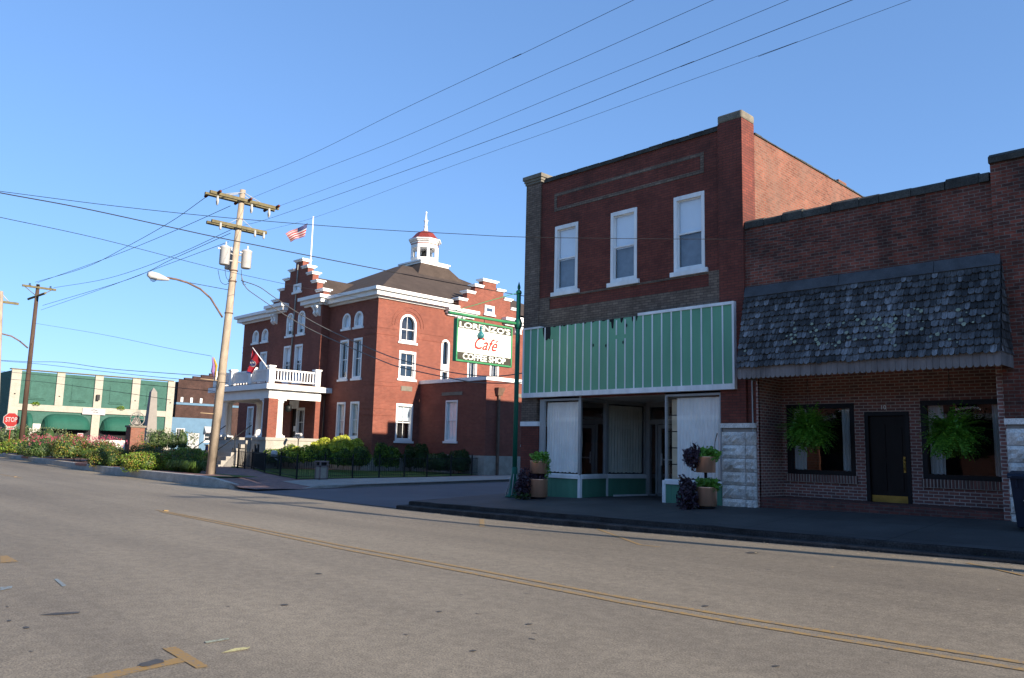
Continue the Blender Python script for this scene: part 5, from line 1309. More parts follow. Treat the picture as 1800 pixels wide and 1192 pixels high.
m.build('insulators', 'iron', pb)
m = MB()
for s in (-1, 1): m.bar((tb.x+.15, 16.2, tb.z-1.0), (tb.x+.2, 16.2+s*.9, tb.z-.35), .03, n=5)
m.build('arm_braces', 'arm', pb)
pts = [onX(x_, y_, tb.x+.1) for x_, y_ in ((49, 612), (35, 600), (20, 591), (0, 586), (-25, 583))]
la_ = MB().tube(pts, .055, 7).build('lamp_arm', 'rust', pb); m = MB(); e0 = pts[-1]; m.tube([e0, e0+Vector((0, -.5, .02)), e0+Vector((0, -1.0, 0))], [.08, .2, .1], 8); m.build('lamp_head', 'lampw', la_)
pc, tc_, cbx, cbz = far_pole('pale utility pole cut off by the left edge, behind the dark one', (2, 513), (-6, 700), 12, None, 'wood')
m = MB().box(tc_.x+.1, tc_.x+.22, onX(-25, 522, tc_.x).y, onX(32, 531, tc_.x).y, tc_.z-.75, tc_.z-.6); m.build('crossarm', 'arm', pc)
m = MB(); m.bar((tc_.x+.1, 12, tc_.z-.1), (tc_.x+.15, onX(16, 526, tc_.x).y, tc_.z-.65), .03, n=5); m.build('arm_brace', 'galv', pc)

# ------------------------------------------------------------------ overhead wires
def catmull(P_, k=6):
    if len(P_) < 3: return P_
    out = []; Q = [P_[0]*2-P_[1]]+P_+[P_[-1]*2-P_[-2]]
    for i in range(1, len(Q)-2):
        for j in range(k):
            t = j/k; a, b, c_, d_ = Q[i-1], Q[i], Q[i+1], Q[i+2]
            out.append(.5*((2*b)+(c_-a)*t+(2*a-5*b+4*c_-d_)*t*t+(3*b-a-3*c_+d_)*t**3))
    return out+[P_[-1]]
def wire(px, A2, B2, r, label, mat='cable', group='overhead power lines', ext=0):
    """cable in the vertical plane through plan points A2, B2, passing the given sight lines"""
    A2, B2 = Vector(A2), Vector(B2); n = Vector((-(B2.y-A2.y), B2.x-A2.x)); pts = []
    for x_, y_ in px:
        d = ray(x_, y_); t = (A2.x*n.x+A2.y*n.y)/(d.x*n.x+d.y*n.y); pts.append(d*t)
    if ext: d = (pts[-1]-pts[-2]).normalized(); d.z = 0; L = ext; k_ = len(pts); pts.append(pts[-1]+d*L+Vector((0, 0, .01*L)))
    MB().tube(catmull(pts), r, 5, True).build('overhead_wire', mat, None, None, label, 'wire', group)
e_ = PAx+.3
wire([(386, 336), (530, 279), (700, 196), (900, 102), (1114, 0)], (e_, 15.05), (0, 15.05), .0065, 'topmost of the five parallel wires rising to the right from the near pole', ext=40)
wire([(440, 349), (560, 300), (700, 245), (960, 130), (1254, 0)], (e_, 16.5), (0, 16.5), .0065, 'second from top of the five parallel wires rising to the right', ext=40)
wire([(486, 364), (590, 326), (700, 284), (950, 180), (1200, 78), (1386, 0)], (e_, 18.0), (0, 18.0), .0065, 'middle wire of the five parallel wires rising to the right', ext=40)
wire([(428, 396), (480, 382), (713, 300), (960, 210), (1200, 115.5), (1498, 0)], (e_, 16.35), (0, 16.35), .0075, 'fourth wire down of the five rising right, with a dark splice', ext=40)
wire([(455, 408), (560, 380), (773, 300), (1000, 219), (1200, 146), (1400, 74), (1601, 0)], (e_, 17.4), (0, 17.4), .005, 'lowest and faintest of the five parallel wires rising to the right', 'cable', ext=40)
wire([(360, 348), (300, 390), (222, 434), (150, 470), (62, 496)], (PAx-.3, 14.8), (tb.x, 15.6), .014, 'highest wire running left from the near pole to the dark pole')
wire([(405, 362), (320, 400), (234, 436), (160, 464), (66, 497)], (PAx-.3, 16.2), (tb.x, 16.2), .014, 'second wire running left from the near pole to the dark pole')
wire([(410, 402), (302, 451), (191, 489), (94, 506)], (PAx-.3, 17.4), (tb.x, 17.2), .014, 'third wire running left between the near and the dark pole')
wire([(405, 410), (302, 456), (226, 491), (75, 537)], (PAx-.3, 16.2), (tb.x, 16.2), .014, 'fourth wire running left between the near and the dark pole')
wire([(402, 425), (302, 462), (176, 509), (72, 545)], (PAx-.3, 16.0), (tb.x, 16.1), .012, 'lowest of the five wires from the near pole to the dark pole')
g2 = 'cables crossing the whole view'
wire([(-30, 331), (5, 340), (140, 365), (302, 400), (400, 421), (640, 468.5), (800, 499), (930, 522)], (-26, 9.0), (-24.5, 22), .017, 'thick black cable sagging from the left edge to behind the corner shop', group=g2)
wire([(-30, 332), (28, 340), (200, 362), (400, 383), (640, 402), (800, 411), (927, 417), (1150, 420), (1310, 421), (1462, 425)], (-21, 7.0), (-8.1, 18.85), .008, 'dark cable crossing in front of the cupola and the shop windows', group=g2)
wire([(-30, 373), (0, 382), (180, 421), (400, 477), (564, 512), (666, 529)], (-30, 10), (-40.0, 27.6), .010, 'lower left thin cable ending at the courthouse cornice corner', group=g2)
g3 = 'service cables from the near pole to the shop'
wire([(424, 493), (455, 504), (480, 521), (527, 552), (578, 580), (661, 617), (709, 634), (780, 652), (834, 660), (880, 661), (925, 655)], (PAx+.2, 16.4), (X0, 19.6), .020, 'upper twisted service cable drooping from the near pole towards the cafe sign', 'cable_l', g3)
wire([(424, 484), (432, 505), (455, 523), (508, 558), (560, 586), (661, 630), (709, 647), (808, 668), (850, 673), (909, 673), (925, 668)], (PAx+.2, 16.4), (X0, 19.7), .020, 'lower twisted service cable drooping from the near pole towards the cafe sign', 'cable_l', g3)
m = None
for k, (p_, q_, sag) in enumerate((((383, 474), (402, 498), 8), ((395, 470), (408, 487), 10), ((424, 474), (432, 500), 12))):
    A_1, B_1 = onX(*p_, PAx), onX(*q_, PAx); MB().tube(catmull([A_1, A_1.lerp(B_1, .3)+Vector((0, .0, -.35)), A_1.lerp(B_1, .7)+Vector((0, 0, -.25)), B_1]), .012, 4).build('drop_lead', 'cable', pa)
g4 = 'thin lines over the green building'
wire([(-5, 633), (52, 636), (110, 637), (200, 649), (380, 662)], (tb.x, 14), (PAx, 16), .016, 'pale line just above the green building roof', 'cable_l', g4)
wire([(-5, 634), (70, 640), (200, 655), (300, 665), (400, 673)], (tb.x, 14.2), (PAx, 16.2), .013, 'dark line just above the green building roof', 'cable', g4)
wire([(-5, 652), (80, 660), (200, 671), (378, 688)], (tb.x, 14.4), (PAx, 16.3), .013, 'dark line across the tops of the green panels', 'cable', g4)
wire([(-5, 665), (80, 672), (200, 688), (300, 703)], (tb.x, 14.6), (-45, 16.3), .013, 'dark line across the middle of the green panels', 'cable', g4)
wire([(60, 568), (180, 588), (300, 613), (372, 626)], (tb.x, 16), (PAx-1, 16.2), .010, 'faint line in the empty sky between the two poles', 'cable_l', g4)

# ------------------------------------------------------------------ left background
GXB = -95.0; GK = 95/75
gb = thing('green_brick_building', (GXB-6, 29, -1.2), 'two storey shop building with green painted brick panels between cream pilasters', 'building')
Fg = FX(GXB); gy0, gy1 = onX(21, 650, GXB).y, onX(303, 672, GXB).y; zt = 5.62*GK; zg = -1.4
MB().box(GXB-14, GXB-.05, gy0+.02, gy1-.02, zg, zt-.12).build('wall', 'green_paint_brick', gb)
pil = [(21, 36), (94, 108), (162, 176), (228, 242), (291, 303)]
m = MB()
ml = [(onX(a, 700, GXB).y+.12, onX(b, 700, GXB).y+.12) for a, b in pil]; ml[0] = (gy0, gy0+.9)
for k, (a, b) in enumerate(ml): m.fbox(Fg, a, b, zg if k in (0, 2, 4) else 3.601, zt, -.05, .16)
for (a, b), (c_, d_) in ((ml[0], ml[2]), (ml[2], ml[4])): m.fbox(Fg, b+.001, c_-.001, 2.95, 3.6, -.05, .13)
m.build('cream_pilasters', 'cream_brick', gb)
MB().fbox(Fg, gy0-.1, gy1+.1, zt, zt+.09, -.5, .24).build('parapet_coping', 'arm', gb)
m = MB()
for a, b in zip(ml, ml[1:]):
    c_ = (a[1]+b[0])/2; m.fbox(Fg, c_-.8, c_+.8, 4.1, 4.2, -.02, .05); m.fbox(Fg, c_-.7, c_+.7, 4.25, 6.0, -.02, -.005+.02)
build_split(m, 'bricked_window', 'green_paint_brick', gb)
def yx(px_): return onX(px_, 740, GXB).y
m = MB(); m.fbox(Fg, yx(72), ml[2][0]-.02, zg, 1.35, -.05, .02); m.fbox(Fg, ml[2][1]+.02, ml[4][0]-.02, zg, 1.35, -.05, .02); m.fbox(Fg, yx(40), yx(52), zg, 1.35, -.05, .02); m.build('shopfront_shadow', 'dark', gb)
m = MB(); m.fbox(Fg, yx(52)+.01, yx(72)-.01, zg, 1.6, -.04, .05); m.fbox(Fg, yx(100), ml[2][0]-.05, zg, .15, .03, .1); m.fbox(Fg, ml[2][1]+.05, ml[4][0]-.05, zg, .1, .03, .1); m.build('shopfront_base', 'soffit', gb)
for (u0, u1, mt) in ((yx(72), ml[2][0]-.15, 'awn_green'), (ml[2][1]+.1, yx(262), 'awn_green'), (yx(40), yx(54), 'awn_green')):
    m = MB(); N_ = 10; prof = [(1.5*math.sin(PI/2*k/N_), 2.72-1.45*(1-math.cos(PI/2*k/N_))) for k in range(N_+1)]; M_ = 24
    def Pp(s_, k):
        w_, v_ = prof[k]; e = math.sqrt(max(0, 1-abs(2*s_-1)**5)); return Fg(u0+(u1-u0)*s_, 1.27+(v_-1.27)*e, .02+w_*(.12+.88*e))
    for s_ in range(M_):
        for k in range(N_): m.poly([Pp(s_/M_, k), Pp((s_+1)/M_, k), Pp((s_+1)/M_, k+1), Pp(s_/M_, k+1)], True)
    for s_ in range(M_*2):
        p_, q_ = Pp(s_/M_/2, N_), Pp((s_+1)/M_/2, N_); mid_ = (p_+q_)/2; m.poly([p_, q_, q_-Vector((0, 0, .1)), mid_-Vector((0, 0, .2)), p_-Vector((0, 0, .1))])
    m.build('awning', mt, gb, normals=False)
sgn = MB().fbox(Fg, onX(144, 720, GXB).y, onX(184, 725, GXB).y, 2.8, 3.5, .17, .22).build('shop_sign', 'flagwhite', gb)
yy = onX(164, 722, GXB).y
m = MB(); 
for k, (a, b) in enumerate(((-.3, .12), (-.05, -.08), (.12, .1), (.22, -.12), (-.1, .16))): m.fbox(Fg, yy+a, yy+a+.22, 3.15+b, 3.2+b, .22, .23)
m.build('sign_script', 'iron', sgn)
m = MB()
for k in (0, 2): 
    c_ = Vector(Fg((ml[k][1]+ml[k+1][0])/2+(.5 if k else -.1), 3.65, .2)); blob(m, c_, (.25, .4, .25), 160, .08)
m.build('ledge_weeds', 'leaf', gb, normals=False)
m = MB(); m.fbox(FY(gy0), GXB-10, GXB-4, 4.0, 4.9, .02, .05) ; m.fbox(FY(gy0), GXB-6, GXB-3.2, .9, 2.4, .02, .06); m.build('side_shutters', 'grey_trim', gb)
for i, (a, b) in enumerate(ml):
    MB().lathe(Fg((a+b)/2, 4.6, .2), [(.001, -.05), (.08, -.03), (.08, .03), (.001, .05)], 8).build('tie_plate', 'iron', gb)
m = MB().fbox(Fg, ml[2][0]+.2, ml[2][0]+.5, 4.4, 5.0, .17, .55); m.build('wall_lamp', 'iron', gb)
# brown and pale blue buildings
br2 = thing('brown_brick_building', (-106, 36, -1.2), 'brown brick building with a stepped roofline beyond the pale blue one', 'building')
Fb2 = FX(-104)
ya = onX(313, 680, -104).y; m = wall(Fb2, ya, 56, -1.4, onX(330, 668, -104).z, [(onX(x_, 700, -104).y, onX(x_, 700, -104).y+.35, 5.25, 5.9) for x_ in (318, 335, 352)], .15)
zz = onX(330, 668, -104).z
for k in range(5): m.fbox(Fb2, ya+.8+k*1.1, 56, zz+k*.28, zz+(k+1)*.28, -.4, 0)
m.box(-114, -104.4, ya+.02, 56, -1.4, zz-.3); m.build('wall', 'brown_brick', br2)
m = MB()
for x_ in (318, 335, 352): y_ = onX(x_, 700, -104).y; m.fbox(Fb2, y_, y_+.35, 5.25, 5.9, -.14, -.1)
build_split(m, 'window', 'white_old', br2)
lo = MB().box(-104, -101.2, ya-1.2, 52, -1.3, onX(330, 712, -101.2).z).build('lower_block', 'brown_brick', br2)
m = MB(); z_ = onX(330, 712, -101.2).z; m.box(-104.0, -101.1, ya-1.2, 51, z_+.001, z_+.28); m.build('sheet_roof', 'blue_wall', br2)
bl2 = thing('pale_blue_building', (-101, 42, -1.2), 'low pale blue painted building with a window, door and small awning', 'building')
Fbl = FX(-100.2); y0b, y1b = onX(296, 735, -100.2).y, onX(388, 740, -100.2).y
zb_ = onX(340, 735, -100.2).z; wx = onX(309, 765, -100.2).y, onX(324, 765, -100.2).y; dx_ = onX(331, 765, -100.2).y, onX(351, 765, -100.2).y; w2_ = onX(359, 765, -100.2).y, onX(372, 765, -100.2).y
wv = onX(316, 776, -100.2).z, onX(316, 753, -100.2).z; dv = -1.2, onX(340, 761, -100.2).z; w2v = onX(365, 776, -100.2).z, onX(365, 761, -100.2).z
wall(Fbl, y0b, y1b+.5, -1.4, zb_, [(wx[0], wx[1], *wv), (dx_[0], dx_[1], *dv), (w2_[0], w2_[1], *w2v)], .15).build('wall', 'blue_wall', bl2)
window(bl2, Fbl, wx[0], wx[1], *wv, depth=.15, fr=.06, munt=2); window(bl2, Fbl, w2_[0], w2_[1], *w2v, depth=.15, fr=.05, munt=0)
MB().fbox(Fbl, dx_[0], dx_[1], *dv, -.14, -.08).build('door', 'grey_trim', bl2)
m = MB().hexa([Fbl(u, v, w_) for u, v, w_ in ((w2_[0]-.1, w2v[1], .0), (w2_[1]+.1, w2v[1], .0), (w2_[1]+.1, w2v[1], .7), (w2_[0]-.1, w2v[1], .7), (w2_[0]-.1, w2v[1]+.75, 0), (w2_[1]+.1, w2v[1]+.75, 0), (w2_[1]+.1, w2v[1]+.8, .06), (w2_[0]-.1, w2v[1]+.8, .06))]); m.build('awning', 'galv', bl2)
MB().box(-84, -77.36, y0b+.01, y1b+.49, -1.4, zb_-.15).build('building_body', 'blue_wall', bl2) if False else None
MB().box(-103, -100.3, y0b, y1b+.4, zb_-.1, zb_-.02).build('roof', 'shingle', bl2)

# monuments and street furniture
c = onY(236, 780, 19.5); pdl, pdr = onY(219, 780, 19.5), onY(250, 780, 19.5); hw = 31/(FOC/c.dot(CF))/1.32/2
pt = onY(236, 751, 19.5).z; g0 = G2(c.x, 19.5)
pe = thing('brick_pedestal', (c.x, 19.5, g0), 'square brick pedestal with a stone cap beside the obelisk', 'pedestal')
MB().box(c.x-hw, c.x+hw, 19.5-hw, 19.5+hw, g0, pt-.02).build('shaft', 'side_brick', pe); MB().box(c.x-hw-.07, c.x+hw+.07, 19.5-hw-.07, 19.5+hw+.07, pt-.02, pt+.1).build('cap', 'capstone', pe)
wc = onY(239, 737, 19.5); rr = onY(239, 725, 19.5).z-wc.z
wh = thing('wheel_bell', (c.x, 19.5, pt+.1), 'bell in a round iron wheel on the brick pedestal', 'bell')
m = MB().tube([(wc.x+.25, 19.5+rr*math.cos(t), wc.z+rr*math.sin(t)) for t in fr(0, 2*PI, .3)], .03, 6, False)
for k in range(6): m.bar((wc.x+.25, 19.5, wc.z), (wc.x+.25, 19.5+rr*math.cos(k*PI/3), wc.z+rr*math.sin(k*PI/3)), .018, n=5)
m.build('wheel', 'obelisk', wh)
MB().lathe((wc.x, 19.5, wc.z-.35), [(.26, 0), (.22, .08), (.15, .3), (.12, .42), (.02, .48)], 14).build('bell', 'obelisk', wh)
m = MB()
for s in (-1, 1): m.tube([(wc.x+.1, 19.5+s*.45, pt+.1), (wc.x+.1, 19.5+s*.3, wc.z-.3), (wc.x+.1, 19.5+s*.12, wc.z+.1)], .03, 5)
m.build('cradle', 'obelisk', wh)
oc = onY(262, 775, 24); g0 = G2(oc.x, 24); ot = onY(273.5, 681, 24).z; k = FOC/oc.dot(CF)
ob = thing('obelisk', (oc.x, 24, g0), 'tall grey stone obelisk monument behind the flower bed', 'monument')
def frus(m, c_, h0_, h1_, z0, z1): m.hexa([(c_[0]+a*h0_, c_[1]+b*h0_, z0) for a, b in ((-1, -1), (1, -1), (1, 1), (-1, 1))]+[(c_[0]+a*h1_, c_[1]+b*h1_, z1) for a, b in ((-1, -1), (1, -1), (1, 1), (-1, 1))])
ozb = onY(262, 776, 24).z; m = MB(); frus(m, (oc.x, 24), .42, .22, ozb, ot-.35); frus(m, (oc.x, 24), .22, .01, ot-.35, ot); m.build('shaft', 'obelisk', ob)
m = MB(); frus(m, (oc.x, 24), .62, .46, ozb-.35, ozb); frus(m, (oc.x, 24), .75, .75, g0, ozb-.35); m.build('base', 'obelisk', ob)
MB().box(oc.x+.47, oc.x+.50, 23.8, 24.2, ozb-.5, ozb-.1).build('inscription_plate', 'iron', ob)
# stop sign
st = onY(20, 738, 15.6); k = FOC/st.dot(CF); r = 12.3/k/math.cos(PI/8); g0 = R(st.x, 15)+.25
ss = thing('stop_sign', (st.x, 15.6, g0), 'red octagonal stop sign on a thin post at the left edge', 'road sign')
MB().bar((st.x-.04, 15.6, g0), (st.x-.04, 15.6, st.z+.35), .035, n=8).build('post', 'red', ss)
oct_ = [(st.y*0+15.6+r*math.cos(PI/8+i*PI/4), st.z+r*math.sin(PI/8+i*PI/4)) for i in range(8)]
oct2 = [(15.6+r*.93*math.cos(PI/8+i*PI/4), st.z+r*.93*math.sin(PI/8+i*PI/4)) for i in range(8)]
tw = math.radians(-24)      # turned to face along the street
def Fst(u, v, w_): d = u-15.6; return Vector((st.x+w_*math.cos(tw)-d*math.sin(tw), 15.6+d*math.cos(tw)+w_*math.sin(tw), v))
pl = MB().prism(Fst, oct_, 0, .012).build('white_border', 'flagwhite', ss); MB().prism(Fst, oct2, .012, .018).build('red_face', 'red', ss)
text(ss, 'STOP', lambda u, v, w_: Fst(15.6+u, st.z+v, .022+w_), 'flagwhite', size=.41*r/.47*1.0, sx=.64, extr=.003, bold=.018)
m = MB().prism(Fst, [(15.6-.26, st.z-r-.16), (15.6+.26, st.z-r-.16), (15.6+.26, st.z-r-.02), (15.6-.26, st.z-r-.02)], 0, .01); pt_ = m.build('lower_plate', 'flagwhite', ss)
MB().prism(Fst, [(15.6-.2, st.z-r-.12), (15.6+.2, st.z-r-.12), (15.6+.2, st.z-r-.06), (15.6-.2, st.z-r-.06)], .01, .013).build('plate_lettering', 'red', pt_)
# bench in the rose bed
bp_ = hit(186, 800, G2); bnc = thing('iron_bench', (bp_.x, 18.2, G2(bp_.x, 18.2)), 'black iron bench between the rose bushes and the red tipped shrub', 'bench')
q = onY(187, 790, 18.2); g0 = G2(q.x, 18.2); k = FOC/q.dot(CF)
m = MB(); 
for i in range(9): m.box(q.x-.6+i*.15, q.x-.53+i*.15, 18.42, 18.46, g0+.45, g0+.95)
m.box(q.x-.65, q.x+.65, 18.41, 18.47, g0+.95, g0+1.0); m.build('backrest', 'iron', bnc)
m = MB(); 
for i in range(6): m.box(q.x-.65, q.x+.65, 17.95+i*.08, 18.0+i*.08, g0+.43, g0+.455)
m.build('seat', 'iron', bnc)
for s in (-.6, .6):
    for y_ in (17.98, 18.4): MB().box(q.x+s-.03, q.x+s+.03, y_-.03, y_+.03, g0, g0+.43).build('leg', 'iron', bnc)
m = MB()
for s in (-.62, .62): m.tube([(q.x+s, 17.98, g0+.43), (q.x+s, 17.96, g0+.65), (q.x+s, 18.2, g0+.68), (q.x+s, 18.42, g0+.66)], .025, 6)
m.build('armrest', 'iron', bnc)
# for-lease board
q = onX(141, 765, -92); lb = thing('notice_board', (q.x, q.y, -1.2), 'small white and red board in front of the green awning', 'sign')
MB().box(q.x-.02, q.x+.02, q.y-.27, q.y+.27, q.z-.2, q.z+.2).build('board', 'flagwhite', lb); MB().box(q.x+.02, q.x+.03, q.y-.22, q.y+.22, q.z+.0, q.z+.13).build('red_band', 'red', lb); MB().bar((q.x, q.y, -1.2), (q.x, q.y, q.z-.2), .03).build('post', 'grey_trim', lb)
# cabinets near the steps
def cabinet(px0, px1, pyt, pyb, Y, mat, name, label, cat, blue=None):
    a = onY((px0+px1)/2, pyb, Y); b = a; t_ = onY((px0+px1)/2, pyt, Y).z; z0 = a.z; hwp = (px1-px0)/(FOC/a.dot(CF))/2
    ro = thing(name, ((a.x+b.x)/2, Y, z0), label, cat); hw_ = hwp*.75; cx_ = (a.x+b.x)/2
    MB().box(cx_-hw_, cx_+hw_, Y, Y+.45, z0, t_).build('body', mat, ro)
    MB().box(cx_-hw_-.04, cx_+hw_+.04, Y-.05, Y+.5, t_, t_+.06).build('top', mat, ro)
    if blue:
        MB().box(cx_-hw_+.06, cx_+hw_-.06, Y-.02, Y-.001, t_-.28, t_-.08).build('blue_panel', blue, ro); MB().box(cx_+hw_+.001, cx_+hw_+.02, Y+.05, Y+.4, t_-.28, t_-.08).build('side_panel', blue, ro)
    return ro
cabinet(353, 371, 783, 808, 21.5, 'tanbox', 'drop_box', 'tan drop box with a dark blue slot behind the near pole', 'drop box', 'flagblue')
cabinet(380, 391, 788, 799, 23.0, 'yellow', 'news_rack', 'small yellow and blue news rack right of the near pole', 'news rack', 'flagblue')
# litter bin on the pavement
p = hit(564, 845.5, lambda X, Y: S2(Y)+.135); z0 = p.z; k = FOC/p.dot(CF); hb = 35/k; wb_ = 23/k/1.38
lb = thing('litter_bin', (p.x, p.y, z0), 'brown framed litter bin with tan side panels at the fence', 'litter bin')
x0_, x1_, y0_, y1_ = p.x-wb_/2, p.x+wb_/2, p.y-wb_/2, p.y+wb_/2
m = MB()
for a in (x0_, x1_-.06):
    for b in (y0_, y1_-.06): m.box(a, a+.06, b, b+.06, z0+.04, z0+hb-.04)
m.box(x0_, x1_, y0_, y1_, z0+.05, z0+.14); m.box(x0_-.02, x1_+.02, y0_-.02, y1_+.02, z0+hb-.06, z0+hb); m.box(x0_, x1_, y0_, y1_, z0+hb-.28, z0+hb-.22); m.build('frame', 'recept', lb)
MB().box(x0_+.03, x1_-.03, y0_+.03, y1_-.03, z0+.14, z0+hb-.28).build('panel', 'recept_p', lb); MB().box(x0_+.07, x1_-.07, y0_+.07, y1_-.07, z0+hb-.22, z0+hb-.06).build('inner_bin', 'dark', lb)
for a, b in ((x0_+.03, y0_+.03), (x1_-.03, y0_+.03), (x0_+.03, y1_-.03), (x1_-.03, y1_-.03)): MB().bar((a, b, z0), (a, b, z0+.06), .03, n=6).build('foot', 'iron', lb)
# iron fence
fe = thing('iron_fence', tuple(FP[5]), 'low black iron fence with thin pickets curving along the lawn', 'fence')
def ftop(px_): return None
def G2g(p): return G2(p.x, p.y)+.02
PXS = [407, 417, 442, 465, 492, 521, 570, 619, 666, 710, 750, 792, 829, 849]
fy = lambda x: lerp_tab(FPX, x)
posts = []
for x_ in PXS:
    p = hit(x_, fy(x_), G2); posts.append(p); m = MB(); z = G2g(p); m.box(p.x-.03, p.x+.03, p.y-.03, p.y+.03, z, z+1.06); m.lathe((p.x, p.y, z+1.06), [(.02, 0), (.045, .04), (.001, .1)], 6); m.build('post', 'iron', fe)
m = MB()
for p, q in zip(posts, posts[1:]):
    for z in (.12, .92): m.bar((p.x, p.y, G2g(p)+z), (q.x, q.y, G2g(q)+z), .012, n=4)
    L = (q-p).length; n_ = max(2, int(L/.11))
    for i in range(1, n_):
        c_ = p.lerp(q, i/n_); z = G2g(c_); m.box(c_.x-.006, c_.x+.006, c_.y-.006, c_.y+.006, z+.06, z+.98)
m.build('picket_panels', 'iron', fe)
ga = thing('iron_gate', tuple(hit(440, 812, G2)), 'black iron gate with tall posts in front of the porch steps', 'gate')
gp_ = [onY(x_, 815, 21.8) for x_ in (418, 430, 447, 452)]
for p in gp_: z = G2(p.x, 21.8); MB().box(p.x-.04, p.x+.04, 21.76, 21.84, z, z+1.45).build('post', 'iron', ga)
m = MB()
for p, q in ((gp_[0], gp_[1]), (gp_[2], gp_[3])):
    z = G2(p.x, 21.8)
    for zz_ in (.15, 1.15): m.bar((p.x, 21.8, z+zz_), (q.x, 21.8, z+zz_), .02, n=4)
    for i in range(1, 9): c_ = p.lerp(q, i/9); m.bar((c_.x, 21.8, z+.1), (c_.x, 21.8, z+1.2), .011, n=4)
m.build('gate_leaf', 'iron', ga)
# floodlight, lamp standard, urn, memorial
p = hit(488, 826, G2); z0 = G2g(p); q = onY(482, 798, p.y)
fl = thing('floodlight', (p.x, p.y, z0), 'round pale floodlight on a black stake in the lawn', 'floodlight')
MB().bar((p.x, p.y, z0-.1), (p.x, p.y, z0+.75), .05, n=8).build('stake', 'iron', fl); MB().bar((p.x, p.y, z0+.5), (q.x, q.y, q.z-.2), .03, n=6).build('bracket', 'galv', fl)
MB().tube([(q.x, q.y, q.z-.16), (q.x-.0, q.y+.0, q.z-.1), (q.x, q.y, q.z+.12), (q.x, q.y, q.z+.2)], [.19, .2, .19, .13], 14).build('housing', 'lampw', fl); MB().lathe((q.x, q.y, q.z-.20), [(.17, 0), (.17, .035)], 14).build('lens', 'dark', fl)
q = onY(525, 765, 25); z0 = G2(q.x, 25); lsn = thing('lamp_standard', (q.x, 25, z0), 'slim black lamp standard with three pale globes before the porch', 'street lamp')
MB().tube([(q.x, 25, z0), (q.x, 25, z0+.3), (q.x, 25, q.z-.2)], [.09, .045, .03], 8).build('post', 'iron', lsn)
for s in (-.25, 0, .25):
    MB().lathe((q.x+s, 25, q.z-.08), [(.03, 0), (.09, .05), (.10, .13), (.05, .2), (.001, .22)], 10).build('globe', 'lampw', lsn)
MB().tube([(q.x-.25, 25, q.z-.08), (q.x-.12, 25, q.z-.22), (q.x+.12, 25, q.z-.22), (q.x+.25, 25, q.z-.08)], .018, 5).build('arms', 'iron', lsn)
p = hit(545, 822, G2); z0 = G2g(p); ur = thing('stone_urn', (p.x, p.y, z0), 'small pale stone urn planter just left of the litter bin', 'urn')
MB().lathe((p.x, p.y, z0), [(.17, 0), (.17, .06), (.07, .12), (.07, .22), (.16, .28), (.24, .5), (.26, .56), (.22, .56), (.2, .48)], 16).build('bowl', 'conc', ur)
p = hit(611, 824, G2); z0 = G2g(p); me_ = thing('stone_memorial', (p.x, p.y, z0), 'low blue grey stone memorial block on a plinth before the hedge', 'memorial')
MB().box(p.x-.55, p.x+.55, p.y-.2, p.y+.35, z0, z0+.22).build('plinth', 'obelisk', me_); MB().box(p.x-.62, p.x+.58, p.y-.1, p.y+.3, z0+.221, z0+.62).build('block', 'rock', me_)
p = hit(588, 821, G2); MB().box(p.x-.55, p.x+.5, p.y-.25, p.y+.25, G2g(p), G2g(p)+.07).build('ground_slab', 'white_old', None, None, 'flat white stone slab lying on the lawn between bin and memorial', 'slab')

# ------------------------------------------------------------------ shrubs
shrub('shrub', 'large green and red tipped shrub nearest the utility pole', 'shrub', 250, 336, 784, 831, 16.3, ['leaf_red', 'leaf'], 6500, .06)
shrub('shrub', 'darker red tipped shrub just left of the largest one', 'shrub', 191, 260, 780, 823, 16.5, ['leaf_red', 'leaf_dark'], 5200, .06)
shrub('rose_bush', 'rose bush with pink flowers left of the iron bench', 'rose bush', 122, 178, 766, 808, 16.4, ['leaf_rose', 'leaf_red'], 3600, .075, petals=230)
shrub('rose_bush', 'left rose bush of the pair, dark leaved with pink flowers', 'rose bush', 72, 126, 764, 806, 16.4, ['leaf_rose', 'leaf_dark'], 3400, .075, petals=190)
shrub('shrub', 'low yellow green shrub left of the rose bushes', 'shrub', 32, 73, 773, 799, 16.3, ['leaf_red', 'leaf'], 2800, .075)
shrub('shrub', 'low shrub below the stop sign at the left edge', 'shrub', 3, 34, 775, 797, 16.4, ['leaf', 'leaf_dark'], 2400, .08)
shrub('rose_bush', 'pink flowering bush cut off by the left edge', 'rose bush', -22, 8, 748, 795, 17.2, ['leaf_rose'], 1800, .08, petals=50)
shrub('crape_myrtle', 'loose grey green bush behind the low shrub by the dark pole', 'bush', 28, 74, 746, 782, 18.5, ['leaf_grey', 'leaf_rose'], 1800, .08, lumps=4)
shrub('crape_myrtle', 'loose grey green bush in front of the obelisk foot', 'bush', 270, 322, 754, 790, 18.4, ['leaf_grey', 'leaf_rose'], 1500, .065, lumps=4)
shrub('shrub', 'dark bush right of the grey green bush near the drop box', 'bush', 322, 350, 784, 810, 20.0, ['leaf_dark'], 1300, .06)
m = MB()
for px_, py_i in ((322, 828), (334, 830), (345, 829), (312, 829)): p = onY(px_, py_i, 16.2); grass_tuft(m, (p.x, p.y, -1.42), .45, .62, 260)
m.build('grass_clump', 'grassblade', None, None, 'arching green grass clump at the foot of the near utility pole', 'grass clump', normals=False)
m = MB()
for px_, py_i in ((152, 806), (168, 806), (60, 800)): p = onY(px_, py_i, 16.0); grass_tuft(m, (p.x, p.y, p.z), .5, .55, 160)
m.build('daylily_clump', 'grassblade', None, None, 'low grassy leaves along the kerb below the rose bushes', 'grass clump', normals=False)
shrub('hedge_shrub', 'green hedge shrub in front of the porch base', 'shrub', 472, 520, 781, 816, 24.5, ['leaf', 'leaf_dark'], 2600, .07)
